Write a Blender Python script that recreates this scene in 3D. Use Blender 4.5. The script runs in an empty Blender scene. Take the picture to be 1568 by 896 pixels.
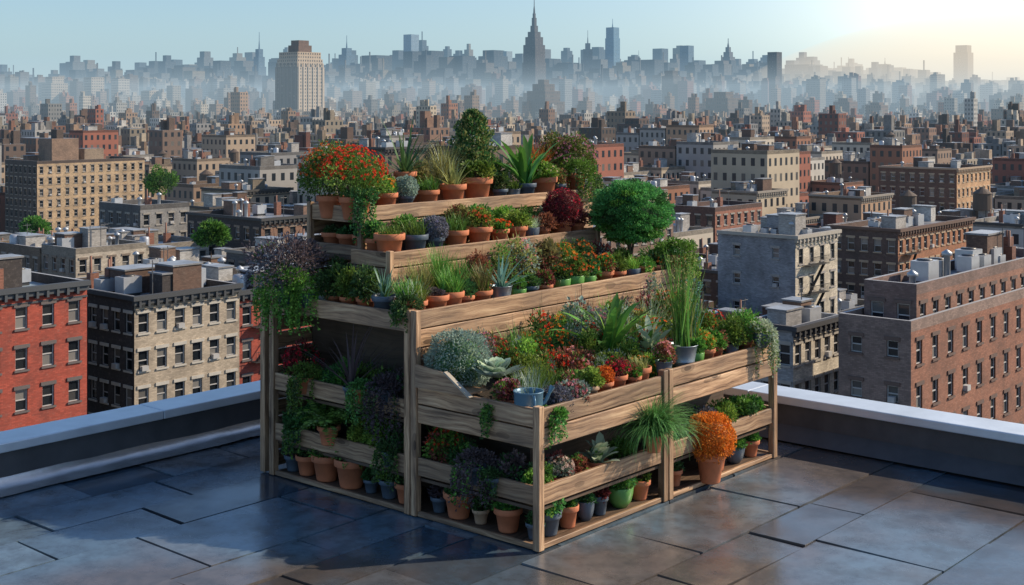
import bpy, math, random
import numpy as np
from mathutils import Vector, Matrix
R=random.Random(11); N=np.random.RandomState(11)
scene=bpy.context.scene
col=scene.collection
ANG=math.radians(49.0)
OX,OY=0.168,8.236
ca,sa=math.cos(ANG),math.sin(ANG)
F=Matrix.Translation((OX,OY,0))@Matrix.Rotation(ANG,4,'Z')
def W2L(x,y):
    dx,dy=x-OX,y-OY
    return (dx*ca+dy*sa, -dx*sa+dy*ca)
def L2W(a,b): return (OX+a*ca-b*sa, OY+a*sa+b*ca)

# ---------------------------------------------------------------- materials
def newmat(name):
    m=bpy.data.materials.new(name); m.use_nodes=True
    nt=m.node_tree; nt.nodes.clear()
    out=nt.nodes.new('ShaderNodeOutputMaterial')
    return m,nt,out
def nd(nt,t,**k):
    n=nt.nodes.new(t)
    for a,v in k.items():
        if a in n.inputs.keys(): n.inputs[a].default_value=v
        else: setattr(n,a,v)
    return n
def math_(nt,op,a,b=None,c=None):
    n=nt.nodes.new('ShaderNodeMath'); n.operation=op
    for i,v in enumerate((a,b,c)):
        if v is None: continue
        if isinstance(v,(int,float)): n.inputs[i].default_value=v
        else: nt.links.new(v,n.inputs[i])
    return n.outputs[0]
def mixc(nt,f,a,b,bt='MIX'):
    n=nt.nodes.new('ShaderNodeMix'); n.data_type='RGBA'; n.blend_type=bt
    for i,v in ((0,f),(6,a),(7,b)):
        if isinstance(v,(int,float)): n.inputs[i].default_value=v if i==0 else (v,v,v,1)
        elif isinstance(v,tuple): n.inputs[i].default_value=(*v,1) if len(v)==3 else v
        else: nt.links.new(v,n.inputs[i])
    return n.outputs[2]
def ramp(nt,f,stops):
    n=nt.nodes.new('ShaderNodeValToRGB'); cr=n.color_ramp
    while len(cr.elements)<len(stops): cr.elements.new(.5)
    for e,(p,c) in zip(cr.elements,stops):
        e.position=p; e.color=(*c,1) if len(c)==3 else c
    nt.links.new(f,n.inputs[0]); return n.outputs[0]
def bsdf(nt,out,color=None,rough=.6,metal=0,spec=.5,bump=None,bs=.3,bd=.01):
    p=nt.nodes.new('ShaderNodeBsdfPrincipled')
    if color is not None:
        if isinstance(color,tuple): p.inputs['Base Color'].default_value=(*color,1)
        else: nt.links.new(color,p.inputs['Base Color'])
    if isinstance(rough,(int,float)): p.inputs['Roughness'].default_value=rough
    else: nt.links.new(rough,p.inputs['Roughness'])
    if isinstance(metal,(int,float)): p.inputs['Metallic'].default_value=metal
    p.inputs['Specular IOR Level'].default_value=spec
    if bump is not None:
        b=nt.nodes.new('ShaderNodeBump'); b.inputs['Strength'].default_value=bs; b.inputs['Distance'].default_value=bd
        nt.links.new(bump,b.inputs['Height']); nt.links.new(b.outputs[0],p.inputs['Normal'])
    nt.links.new(p.outputs[0],out.inputs[0]); return p
def noise(nt,scale,detail=4,vec=None,rough=.55):
    n=nd(nt,'ShaderNodeTexNoise',Scale=scale,Detail=detail,Roughness=rough)
    if vec is not None: nt.links.new(vec,n.inputs['Vector'])
    return n.outputs[0]
def objco(nt):
    return nt.nodes.new('ShaderNodeTexCoord').outputs['Object']
def simple(name,c,rough=.6,metal=0,var=.25,ns=8,bs=.1,spec=.5):
    m,nt,out=newmat(name)
    n=noise(nt,ns,5,objco(nt))
    cc=mixc(nt,n,tuple(x*(1-var) for x in c),tuple(min(1,x*(1+var)) for x in c))
    bsdf(nt,out,cc,rough,metal,spec,bump=n,bs=bs); return m

# wood
def wood_mat(name,dark,mid,light):
    m,nt,out=newmat(name)
    uv=nt.nodes.new('ShaderNodeTexCoord').outputs['UV']
    mp=nd(nt,'ShaderNodeMapping'); mp.inputs['Scale'].default_value=(1.3,30,1); nt.links.new(uv,mp.inputs[0])
    warp=noise(nt,2.6,2,uv)
    add=nt.nodes.new('ShaderNodeVectorMath'); add.operation='ADD'
    comb=nt.nodes.new('ShaderNodeCombineXYZ'); nt.links.new(math_(nt,'MULTIPLY',warp,2.4),comb.inputs[1])
    nt.links.new(mp.outputs[0],add.inputs[0]); nt.links.new(comb.outputs[0],add.inputs[1])
    g=noise(nt,1.5,8,add.outputs[0],.65)
    g2=noise(nt,1.6,4,uv)
    mk=nd(nt,'ShaderNodeMapping'); mk.inputs['Scale'].default_value=(2.1,6,1); nt.links.new(uv,mk.inputs[0])
    vo=nd(nt,'ShaderNodeTexVoronoi',Scale=1.0); nt.links.new(mk.outputs[0],vo.inputs['Vector'])
    kn=math_(nt,'LESS_THAN',vo.outputs['Distance'],.10)
    kr=math_(nt,'MULTIPLY',math_(nt,'LESS_THAN',vo.outputs['Distance'],.19),.4)
    c=ramp(nt,g,[(.34,dark),(.5,mid),(.68,light)])
    geo=nt.nodes.new('ShaderNodeNewGeometry')
    rb=math_(nt,'MULTIPLY_ADD',geo.outputs['Random Per Island'],.7,.62)
    c=mixc(nt,1.0,c,rb,'MULTIPLY')
    c=mixc(nt,ramp(nt,g2,[(.42,(0,0,0)),(.70,(.7,.7,.7))]),c,(.14,.10,.072))
    c=mixc(nt,math_(nt,'MAXIMUM',math_(nt,'MULTIPLY',kn,.85),kr),c,(.05,.025,.012))
    bsdf(nt,out,c,.6,bump=g,bs=.6,bd=.005)
    return m
WOOD=wood_mat('cedar_wood',(.12,.065,.034),(.42,.25,.14),(.68,.46,.27))
WOODD=wood_mat('shaded_wood',(.05,.03,.018),(.10,.06,.035),(.15,.09,.055))  # darker copy of the cedar, interior shade put into the colour
TERRA=simple('terracotta',(.58,.19,.085),.75,var=.35,ns=14)
GREYP=simple('grey_ceramic',(.09,.12,.155),.45,var=.3)
ZINC=simple('zinc',(.38,.44,.5),.38,.6,var=.3)
GREENP=simple('green_glaze',(.14,.34,.08),.3)
BLUEP=simple('blue_enamel',(.13,.25,.34),.35,.2)
CREAM=simple('pale_clay',(.5,.32,.2),.7)
SOIL=simple('potting_soil',(.03,.02,.012),.95,ns=60,bs=.8,var=.5)
BARK=simple('bark',(.12,.08,.055),.9,ns=40,bs=.6)
WHITEP=simple('pale_edge',(.42,.37,.29),.6)

def leaf_mat(name,c,var=.6,tr=.3,tint=None,rough=.5):
    m,nt,out=newmat(name)
    geo=nt.nodes.new('ShaderNodeNewGeometry'); rnd=geo.outputs['Random Per Island']
    oi=nt.nodes.new('ShaderNodeObjectInfo').outputs['Random']
    dk=tuple(x*(1-var) for x in c); lt=tint if tint else tuple(min(1,x*(1+var*1.1)) for x in c)
    cc=mixc(nt,rnd,dk,lt)
    hs=nt.nodes.new('ShaderNodeHueSaturation'); nt.links.new(cc,hs.inputs['Color'])
    nt.links.new(math_(nt,'MULTIPLY_ADD',oi,.05,.475),hs.inputs['Hue'])
    nt.links.new(math_(nt,'MULTIPLY_ADD',oi,.5,.8),hs.inputs['Value'])
    p=nt.nodes.new('ShaderNodeBsdfPrincipled'); nt.links.new(hs.outputs[0],p.inputs['Base Color']); p.inputs['Roughness'].default_value=rough
    p.inputs['Specular IOR Level'].default_value=.35
    t=nt.nodes.new('ShaderNodeBsdfTranslucent'); nt.links.new(hs.outputs[0],t.inputs[0])
    mx=nt.nodes.new('ShaderNodeMixShader'); mx.inputs[0].default_value=tr
    nt.links.new(p.outputs[0],mx.inputs[1]); nt.links.new(t.outputs[0],mx.inputs[2]); nt.links.new(mx.outputs[0],out.inputs[0])
    return m
LC={'g':leaf_mat('leaf_green',(.13,.26,.045)),'d':leaf_mat('leaf_deep_green',(.065,.145,.045)),
 'l':leaf_mat('leaf_lime',(.25,.38,.065)),'s':leaf_mat('leaf_silver',(.27,.35,.28),.45),
 'b':leaf_mat('leaf_burgundy',(.26,.08,.055)),'p':leaf_mat('leaf_lavender',(.18,.18,.21),.5),
 'o':leaf_mat('leaf_orange',(.62,.17,.03),.5),'y':leaf_mat('leaf_olive',(.30,.29,.10)),
 't':leaf_mat('leaf_teal',(.15,.30,.23),.45),'k':leaf_mat('leaf_dark_plum',(.115,.085,.09),.5),'c':leaf_mat('leaf_pale',(.5,.58,.40),.35),
 'e':leaf_mat('leaf_emerald',(.13,.32,.09),.5)}
FC={'r':leaf_mat('petal_red',(.80,.08,.025),.3,.3),'o':leaf_mat('petal_orange',(.88,.25,.04),.35,.3),'k':leaf_mat('petal_pink',(.68,.28,.30),.3,.3),
 'w':leaf_mat('petal_cream',(.8,.62,.48),.2,.3),'v':leaf_mat('petal_violet',(.30,.28,.38),.3,.3)}

# ---------------------------------------------------------------- mesh builder
class M:
    def __init__(s): s.V=[];s.Q=[];s.mt=[];s.sm=[];s.uv=[];s.cl=[];s.n=0
    def add(s,V,Q,mat=0,smooth=False,uv=None,cl=None):
        V=np.asarray(V,float).reshape(-1,3); Q=np.asarray(Q,int).reshape(-1,4)
        k=len(Q)
        s.V.append(V); s.Q.append(Q+s.n); s.n+=len(V)
        s.mt.append(np.full(k,mat) if np.isscalar(mat) else np.asarray(mat))
        s.sm.append(np.full(k,smooth))
        s.uv.append(np.zeros((k*4,2)) if uv is None else np.asarray(uv,float).reshape(-1,2))
        if cl is None: c=np.full((k,3),.3)
        else:
            c=np.asarray(cl,float)
            if c.ndim==1: c=np.tile(c,(k,1))
        s.cl.append(c)
    def mesh(s,name,mats):
        me=bpy.data.meshes.new(name)
        V=np.concatenate(s.V);Q=np.concatenate(s.Q);mt=np.concatenate(s.mt);sm=np.concatenate(s.sm);uv=np.concatenate(s.uv);cl=np.concatenate(s.cl)
        me.vertices.add(len(V)); me.vertices.foreach_set('co',V.astype(np.float32).ravel())
        me.loops.add(len(Q)*4); me.loops.foreach_set('vertex_index',Q.astype(np.int32).ravel())
        me.polygons.add(len(Q)); me.polygons.foreach_set('loop_start',(np.arange(len(Q))*4).astype(np.int32))
        for m in mats: me.materials.append(m)
        me.polygons.foreach_set('material_index',mt.astype(np.int32)); me.polygons.foreach_set('use_smooth',sm.astype(bool))
        u=me.uv_layers.new(name='UVMap'); u.data.foreach_set('uv',uv.astype(np.float32).ravel())
        at=me.attributes.new('Col','FLOAT_COLOR','FACE')
        at.data.foreach_set('color',np.concatenate([cl,np.ones((len(cl),1))],1).astype(np.float32).ravel())
        me.update(calc_edges=True)
        return me
    def obj(s,name,mats,mw=None,parent=None):
        ob=bpy.data.objects.new(name,s.mesh(name,mats)); col.objects.link(ob)
        if parent is not None:
            ob.parent=parent
            if mw is not None: ob.matrix_local=mw
        elif mw is not None: ob.matrix_world=mw
        return ob
FQ=np.array([[0,4,6,2],[1,3,7,5],[0,1,5,4],[2,6,7,3],[0,2,3,1],[4,5,7,6]])
def boxes(m,lo,hi,wall=0,roof=None,cl=None,rcl=None,win=None,flr=3.3):
    lo=np.asarray(lo,float).reshape(-1,3);hi=np.asarray(hi,float).reshape(-1,3);n=len(lo)
    bits=np.array([[i&1,(i>>1)&1,(i>>2)&1] for i in range(8)])
    V=lo[:,None,:]+(hi-lo)[:,None,:]*bits[None]
    Q=(FQ[None]+8*np.arange(n)[:,None,None]).reshape(-1,4)
    P=V[:,FQ,:]
    if win is not None:
        sz=hi-lo
        nc=np.maximum(1,np.round(sz[:,:2]/win))
        rel=P.copy()
        rel[...,0]=(P[...,0]-lo[:,None,None,0])/sz[:,None,None,0]*nc[:,None,None,0]
        rel[...,1]=(P[...,1]-lo[:,None,None,1])/sz[:,None,None,1]*nc[:,None,None,1]
        rel[...,2]=(P[...,2]-hi[:,None,None,2])/flr
        P=rel
    uv=np.empty((n,6,4,2))
    uv[:,0:2]=P[:,0:2][...,[1,2]]; uv[:,2:4]=P[:,2:4][...,[0,2]]; uv[:,4:6]=P[:,4:6][...,[0,1]]
    mt=np.full((n,6),wall)
    if roof is not None: mt[:,5]=roof; mt[:,4]=roof
    c=np.full((n,6,3),.3)
    if cl is not None:
        cl=np.asarray(cl,float); cl=np.tile(cl,(n,1)) if cl.ndim==1 else cl
        c[:]=cl[:,None,:]
    if rcl is not None:
        rcl=np.asarray(rcl,float); rcl=np.tile(rcl,(n,1)) if rcl.ndim==1 else rcl
        c[:,4:6]=rcl[:,None,:]
    m.add(V.reshape(-1,3),Q,mt.ravel(),False,uv.reshape(-1,2),c.reshape(-1,3))
def woodbox(m,lo,hi,mat=0):
    lo=np.array(lo,float);hi=np.array(hi,float);sz=hi-lo;ax=int(np.argmax(sz))
    bits=np.array([[i&1,(i>>1)&1,(i>>2)&1] for i in range(8)])
    V=lo+sz*bits; off=np.array([R.uniform(0,40),R.uniform(0,40)])
    uv=[]
    for fi,f in enumerate(FQ):
        n=fi//2; axs=[k for k in range(3) if k!=n]
        if ax in axs: u=ax; v=[k for k in axs if k!=ax][0]
        else: u,v=axs
        for i in f: uv.append((V[i][u]+off[0],V[i][v]+off[1]+fi*.37))
    m.add(V,FQ,mat,False,uv)
def lathe(m,cx,cy,cz,prof,seg=20,mat=0,smooth=True,cl=None):
    pr=np.array(prof,float);k=len(pr);t=np.arange(seg)*2*math.pi/seg
    V=np.stack([cx+pr[:,None,0]*np.cos(t),cy+pr[:,None,0]*np.sin(t),cz+np.repeat(pr[:,1:2],seg,1)],-1).reshape(-1,3)
    Q=[]
    for i in range(k-1):
        for j in range(seg):
            j2=(j+1)%seg; Q.append((i*seg+j,i*seg+j2,(i+1)*seg+j2,(i+1)*seg+j))
    m.add(V,Q,mat,smooth,cl=cl)
def tube(m,pts,rad,seg=7,mat=0,cl=None):
    pts=[Vector(p) for p in pts];V=[];Q=[]
    for i,p in enumerate(pts):
        d=(pts[min(i+1,len(pts)-1)]-pts[max(i-1,0)]).normalized()
        s=d.cross(Vector((.13,.97,.2))).normalized();u=d.cross(s)
        r=rad[i] if hasattr(rad,'__len__') else rad
        for j in range(seg):
            t=j*2*math.pi/seg;V.append(p+(s*math.cos(t)+u*math.sin(t))*r)
    for i in range(len(pts)-1):
        for j in range(seg):
            j2=(j+1)%seg;Q.append((i*seg+j,i*seg+j2,(i+1)*seg+j2,(i+1)*seg+j))
    m.add([tuple(v) for v in V],Q,mat,True,cl=cl)
def nrm(a): return a/np.maximum(1e-9,np.linalg.norm(a,axis=-1,keepdims=True))
def leaves(m,P,D,L,W,mat):
    n=len(P); L=np.broadcast_to(L,(n,)).reshape(-1,1); W=np.broadcast_to(W,(n,)).reshape(-1,1)
    D=nrm(D); S=nrm(np.cross(D,N.normal(size=(n,3)))); U=np.cross(S,D)
    a=P; b=P+D*L*.5+S*W+U*W*.35; c=P+D*L-U*L*.12; d=P+D*L*.5-S*W+U*W*.35
    V=np.stack([a,b,c,d],1).reshape(-1,3); Q=np.arange(4*n).reshape(-1,4)
    m.add(V,Q,mat)
def blades(m,n,br,length,width,spread,droop,mat,seg=4,cz=0,tmin=0,lv=.25,cx=0,cy=0,broad=False):
    ph=N.uniform(0,2*math.pi,n);th=N.uniform(tmin,spread,n);L=length*N.uniform(1-lv*1.6,1+lv*.4,n)
    w=width*N.uniform(.75,1.15,n);rb=br*np.sqrt(N.uniform(0,1,n));pb=N.uniform(0,2*math.pi,n)
    x=cx+rb*np.cos(pb);y=cy+rb*np.sin(pb);z=np.full(n,float(cz));dr=droop*N.uniform(.5,1.3,n)
    cols=3 if broad else 2
    rows=[]
    sx,sy=-np.sin(ph),np.cos(ph)
    for k in range(seg+1):
        t=k/seg
        if broad: ww=w*(.25+1.6*math.sin(math.pi*min(1,t*.95+.03))**.8*.65)
        else: ww=w*(1-t**1.6)*.95+.0006
        if broad and k==seg: ww=w*.03
        l=np.stack([x-sx*ww,y-sy*ww,z+(ww*.3 if broad else 0)],-1);r=np.stack([x+sx*ww,y+sy*ww,z+(ww*.3 if broad else 0)],-1)
        if broad: rows.append(np.stack([l,np.stack([x,y,z],-1),r],1))
        else: rows.append(np.stack([l,r],1))
        a=th+dr*t**1.3; st=L/seg
        x=x+np.sin(a)*np.cos(ph)*st;y=y+np.sin(a)*np.sin(ph)*st;z=z+np.cos(a)*st
    V=np.stack(rows,1)
    base=np.arange(n)[:,None]*(seg+1)*cols
    Q=[]
    for k in range(seg):
        for c in range(cols-1):
            Q.append(np.concatenate([base+k*cols+c,base+k*cols+c+1,base+(k+1)*cols+c+1,base+(k+1)*cols+c],1))
    m.add(V.reshape(-1,3),np.concatenate(Q),mat,broad)
def clump(m,c,rad,n,size,mat,K=16,tight=.24,up=.3,wr=.32,core=.7,low=-.5):
    c=np.array(c,float);rad=np.array(rad,float)
    kd=nrm(N.normal(size=(K*3,3)));kd=kd[kd[:,2]>low][:K];K=len(kd)
    kd=kd*N.uniform(core*.7,core*1.25,(K,1))
    k=N.randint(0,K,n)
    off=nrm(N.normal(size=(n,3)))*(N.uniform(.3,1,(n,1))**.6)*tight*1.6
    p=kd[k]+off
    D=nrm(off)*.8+nrm(p)*.7+N.normal(size=(n,3))*.35+np.array([0,0,up])
    leaves(m,c+p*rad,D,size*N.uniform(.6,1.25,n),size*wr*N.uniform(.7,1.2,n),mat)
def blooms(m,c,rad,n,size,mat,low=.0):
    c=np.array(c,float);rad=np.array(rad,float)
    d=nrm(N.normal(size=(n*4,3)));d=d[d[:,2]>low][:n];n=len(d)
    p=c+d*rad*N.uniform(.85,1.08,(n,1))
    t=nrm(np.cross(d,N.normal(size=(n,3))));b=np.cross(d,t)
    for k in range(5):
        a=k*2*math.pi/5
        leaves(m,p,(t*math.cos(a)+b*math.sin(a))*.85+d*.5,size,size*.42,mat)
def pot(m,r,h,mp=0,ms=1,style='std',seg=22):
    if style=='std': pr=[(.001,0),(.66*r,0),(.70*r,.01),(.9*r,.74*h),(1.03*r,.75*h),(1.06*r,.77*h),(1.08*r,.98*h),(1.05*r,h),(.95*r,h),(.93*r,.86*h)]
    elif style=='bucket': pr=[(.001,0),(.72*r,0),(.8*r,.3*h),(.82*r,.32*h),(.80*r,.34*h),(.98*r,.97*h),(1.03*r,.985*h),(1.02*r,h),(.97*r,h),(.93*r,.86*h)]
    else: pr=[(.001,0),(.55*r,0),(.85*r,.3*h),(.99*r,.65*h),(1.04*r,.97*h),(1.02*r,h),(.95*r,h),(.93*r,.84*h)]
    lathe(m,0,0,0,pr,seg,mp)
    lathe(m,0,0,0,[(.94*r,.86*h),(.5*r,.9*h),(.001,.91*h)],seg,ms)
POTS={'t':(TERRA,'std'),'y':(GREYP,'bowl'),'z':(ZINC,'bucket'),'g':(GREENP,'bowl'),'b':(BLUEP,'bucket'),'c':(CREAM,'std'),'k':(GREYP,'std')}
CNT=[0]
def plant(kind,a,b,z,r=.1,h=None,pc='t',pr=.07,ph=None,lc='g',fc=None,name=None,dirx=(0,-1)):
    m=M();CNT[0]+=1
    L1=LC[lc[0]];L2=LC[lc[1]] if len(lc)>1 else L1;FL=FC[fc] if fc else L2
    mats=[TERRA,SOIL,L1,L2,FL,BARK]
    t=0
    if pc:
        mt,st=POTS[pc];mats[0]=mt
        ph=ph or pr*1.75
        pot(m,pr,ph,style=st); t=ph*.88
    h=h or r*1.5
    if kind=='bush':
        n=int(min(3400,950*(r/.1)**1.55)); c=(0,0,t+h*.42)
        sz=R.choice([.02,.026,.034])
        clump(m,c,(r,r,h*.6),int(n*.7*(.026/sz)**1.3),sz,2,K=int(14+60*r),wr=R.choice([.22,.34,.42])); clump(m,c,(r*1.02,r*1.02,h*.62),int(n*.3),.026,3,K=10)
        blades(m,int(14),r*.2,h*.8,.003,.8,.2,5,3,cz=t)
        if h>.16: blades(m,int(26),r*.4,h*1.25,.0032,.6,.3,2,4,cz=t)
        if fc: blooms(m,c,(r,r,h*.6),int((80 if name=='potted_lantana' else 48)*(r/.1)**1.4),.015,4)
        nm='potted_flowering_plant' if fc else 'potted_shrub'
    elif kind=='ballbush':
        n=int(2600*(r/.12)**1.6); c=(0,0,t+r*.7)
        d=nrm(N.normal(size=(n,3)))
        lum=1+.06*np.sin(d[:,:1]*9+1)*np.cos(d[:,1:2]*8)+.05*np.sin(d[:,2:]*11)
        d=d*N.uniform(.82,1.0,(n,1))*lum
        leaves(m,np.array(c)+d*r,d+N.normal(size=(n,3))*.45,.02*N.uniform(.6,1.2,n),.006,2)
        lathe(m,0,0,c[2],[(.001,-r*.8),(r*.6,-r*.5),(r*.8,0),(r*.6,r*.5),(.001,r*.8)],12,3)
        if fc: blooms(m,c,(r,r,r),int(80*(r/.1)**1.4),.012,4,low=-.4)
        nm='potted_cushion_plant'
    elif kind=='grass':
        n=int(150*(r/.1)**1.0); blades(m,n,pr*.75,h,.0035,.2+r/h*.9,.8*r/h+.2,2,5,cz=t-.01); blades(m,n//3,pr*.75,h*.9,.0035,.3+r/h,.6,3,5,cz=t-.01)
        nm='potted_ornamental_grass'
    elif kind=='spiky':
        blades(m,int(34),pr*.3,h,.009,1.25,.25,2,4,cz=t-.01,tmin=.05); blades(m,10,pr*.3,h*.9,.009,1.3,.3,3,4,cz=t)
        nm='potted_spiky_succulent'
    elif kind=='agave':
        blades(m,34,pr*.3,h,.013,1.35,.45,2,6,cz=t-.01,tmin=.1); nm='potted_yucca'
    elif kind=='broad':
        blades(m,24,pr*.4,h,.028,1.05,.75,2,7,cz=t-.01,tmin=.05,broad=True); blades(m,8,pr*.3,h*.7,.02,.5,.5,3,6,cz=t,broad=True)
        nm='potted_broadleaf_fern'
    elif kind=='fern':
        for i in range(30):
            phi=R.uniform(0,6.28);tt=R.uniform(.2,1.2);Lh=h*R.uniform(.7,1.1);p=np.array([0,0,t]);pts=[]
            for k in range(14):
                aa=tt+1.3*(k/13)**1.2;p=p+np.array([math.sin(aa)*math.cos(phi),math.sin(aa)*math.sin(phi),math.cos(aa)])*Lh/13;pts.append(p.copy())
            pts=np.array(pts);s=np.array([-math.sin(phi),math.cos(phi),0])
            for sg in (1,-1): leaves(m,pts,np.tile(s*sg,(14,1))+np.array([math.cos(phi),math.sin(phi),-.2])*.4,.05*np.sin(np.linspace(.5,3.0,14))*h/.25+.004,.009,2)
        nm='potted_fern'
    elif kind=='mop':
        blades(m,int(620*(r/.15)),pr*.6,h*1.5,.0034,1.0,2.1,2,8,cz=t-.01); blades(m,int(200*(r/.15)),pr*.5,h*1.2,.0034,.7,1.6,3,7,cz=t); nm='potted_weeping_sedge'
    elif kind=='rosette':
        for k in range(5):
            blades(m,9,.01,r*(1.1-.17*k),.022*r/.12,1.35-.25*k,-.35,2 if k%2 else 3,5,cz=t+.01*k,tmin=1.25-.25*k,lv=.05,broad=True)
        nm='potted_succulent'
    elif kind=='trail':
        c=(0,0,t+r*.25); clump(m,c,(r,r,r*.55),int(520*(r/.1)**1.3),.024,2,K=12,low=-.3)
        d0=np.array([dirx[0],dirx[1],0.])
        for i in range(int(26*(r/.1))):
            a0=math.atan2(d0[1],d0[0])+R.gauss(0,.75);e=np.array([math.cos(a0),math.sin(a0),0])
            ln=h*R.uniform(.45,1.0);out=r*R.uniform(.75,1.05);n=int(ln/.010)+8
            T=np.linspace(0,1,n);xx=np.minimum(T*6,1)**.8*out;zz=t+.02-np.maximum(T-.12,0)/.88*ln
            P_=np.outer(xx,e)+np.outer(zz,[0,0,1])+np.cumsum(N.normal(size=(n,3))*.0035,0)
            leaves(m,P_,N.normal(size=(n,3))+e*.5+np.array([0,0,-.4]),.022*N.uniform(.6,1.2,n),.008,2 if i%3 else 3)
        if fc: blooms(m,c,(r,r,r*.6),int(40*(r/.1)),.013,4)
        nm='potted_trailing_vine'
    elif kind=='cone':
        n=6500;tt=N.uniform(0,1,n)**1.3;ang=N.uniform(0,6.283,n)
        rr=r*(np.sqrt(np.maximum(0,1-tt**1.9)))*(.85+.2*np.sin(tt*30+ang*3))*N.uniform(.5,1.12,n)
        P_=np.stack([rr*np.cos(ang),rr*np.sin(ang),t+.03+tt*h],-1);D=np.stack([np.cos(ang)*.6,np.sin(ang)*.6,np.full(n,.8)],-1)+N.normal(size=(n,3))*.4
        leaves(m,P_,D,.034*N.uniform(.6,1.2,n),.009,np.where(N.uniform(size=n)<.6,2,3));tube(m,[(0,0,t-.02),(0,0,t+h*.8)],[.012,.004],6,5);nm='potted_conifer'
    elif kind=='tall':
        blades(m,80,pr*.6,h,.005,.28,.12,2,5,cz=t);blades(m,34,pr*.6,h*.8,.005,.4,.3,3,5,cz=t)
        n=260;ph_=N.uniform(0,6.28,n);q=N.uniform(.4,1,n)*h;P_=np.stack([np.cos(ph_)*q*.16,np.sin(ph_)*q*.16,t+q*.95],-1);leaves(m,P_,N.normal(size=(n,3))+np.array([0,0,1]),.025,.005,3);nm='potted_reed_grass'
    ob=m.obj(name or nm,mats,F@Matrix.Translation((a,b,z))@Matrix.Rotation(R.uniform(0,6.28) if kind!='trail' else 0,4,'Z'))
    return ob

# ---------------------------------------------------------------- planter
root=bpy.data.objects.new('wooden_tiered_planter',None);col.objects.link(root);root.matrix_world=F
m=M()
def post(a,b,z0,z1,w=.054): woodbox(m,(a,b,z0),(a+w,b+w,z1))
post(-.012,-.012,0,.905)
post(-.012,1.078,0,1.395);post(-.014,1.140,0,1.395)
post(-.012,2.60,0,1.39)
post(1.36,-.012,0,.925);post(1.424,-.014,0,.925)
post(2.89,-.012,0,.955);post(2.89,1.06,0,1.0)
post(.315,1.675,1.28,1.73,.045);post(.435,2.115,1.28,2.035,.045);post(.435,2.70,1.28,2.035,.045)
post(3.34,1.13,0,1.39);post(3.34,2.70,0,2.03);post(2.80,1.675,1.28,1.73,.05);post(.0,2.72,0,1.3)
T=.03
def ba(b0,b1,zs,a=0.0,t=T):
    for z0,z1 in zs: woodbox(m,(a+R.uniform(0,.004),b0,z0+R.uniform(0,.004)),(a+t,b1,z1))
def bb(a0,a1,zs,b=0.0,t=T):
    for z0,z1 in zs: woodbox(m,(a0,b+R.uniform(0,.004),z0+R.uniform(0,.004)),(a1,b+t,z1))
t1=[(.765,.888),(.635,.757),(.275,.400),(0.0,.034)]
ba(.044,1.076,t1);bb(.044,1.358,t1);bb(1.48,2.888,[(.79,.915),(.655,.78),(.275,.395),(0,.034)])
ba(1.196,2.598,[(1.24,1.372),(.645,.775),(.265,.395),(0,.034)])
bb(.042,1.9,[(1.255,1.378),(.995,1.117)],b=1.145);bb(1.904,3.338,[(1.255,1.378),(.995,1.117)],b=1.145)
bb(.042,1.3,[(1.125,1.247),(.87,.987)],b=1.145);bb(1.304,3.338,[(1.125,1.247),(.87,.987)],b=1.145)
bb(.362,2.798,[(1.605,1.718),(1.485,1.597),(1.365,1.477)],b=1.69)
ba(1.722,2.113,[(1.605,1.718),(1.485,1.597)],a=.33)
bb(.482,3.338,[(1.905,2.022),(1.785,1.897),(1.66,1.775)],b=2.13)
ba(2.162,2.698,[(1.895,2.022),(1.60,1.722)],a=.45)
bb(0.07,3.4,[(1.3-.13*i-.12,1.3-.13*i) for i in range(10)],b=2.75)
bb(.5,3.4,[(2.02-.13*i-.12,2.02-.13*i) for i in range(5)],b=2.75)
ba(.05,1.05,[(.79,.915),(.655,.78),(.265,.40),(0,.034)],a=2.92)
ba(1.19,2.69,[(1.24,1.372),(1.1,1.23),(.64,.775),(.26,.4)],a=3.36)
ba(2.17,2.69,[(1.9,2.02),(1.77,1.89)],a=3.36);ba(1.73,2.1,[(1.6,1.715),(1.48,1.59)],a=2.82)
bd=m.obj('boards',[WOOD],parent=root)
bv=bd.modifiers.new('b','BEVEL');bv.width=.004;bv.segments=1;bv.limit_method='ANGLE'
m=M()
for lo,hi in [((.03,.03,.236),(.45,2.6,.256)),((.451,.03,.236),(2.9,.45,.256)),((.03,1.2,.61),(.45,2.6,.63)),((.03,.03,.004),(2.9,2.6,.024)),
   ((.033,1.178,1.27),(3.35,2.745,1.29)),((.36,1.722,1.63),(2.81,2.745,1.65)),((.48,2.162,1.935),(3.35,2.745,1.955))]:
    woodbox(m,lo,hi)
boxes(m,[(.46,.46,.03),(.455,1.18,.03)],[(2.9,1.13,.78),(3.3,2.7,1.265)],0)  # solid blocks added inside so the planter interior looks dark
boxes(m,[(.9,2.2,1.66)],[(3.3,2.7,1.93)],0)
m.obj('shelves_and_dark_core',[WOODD],parent=root)
m=M()
g=40;xs=np.linspace(.031,2.915,g);ys=np.linspace(.031,1.144,g//2)
X,Y=np.meshgrid(xs,ys);Z=.80+.015*N.normal(size=X.shape)+.10*(Y/1.1)
V=np.stack([X,Y,Z],-1).reshape(-1,3);Q=[]
for j in range(g//2-1):
    for i in range(g-1):Q.append((j*g+i,j*g+i+1,(j+1)*g+i+1,(j+1)*g+i))
m.add(V,Q,0,True);m.obj('soil_bed',[SOIL],parent=root)

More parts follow.
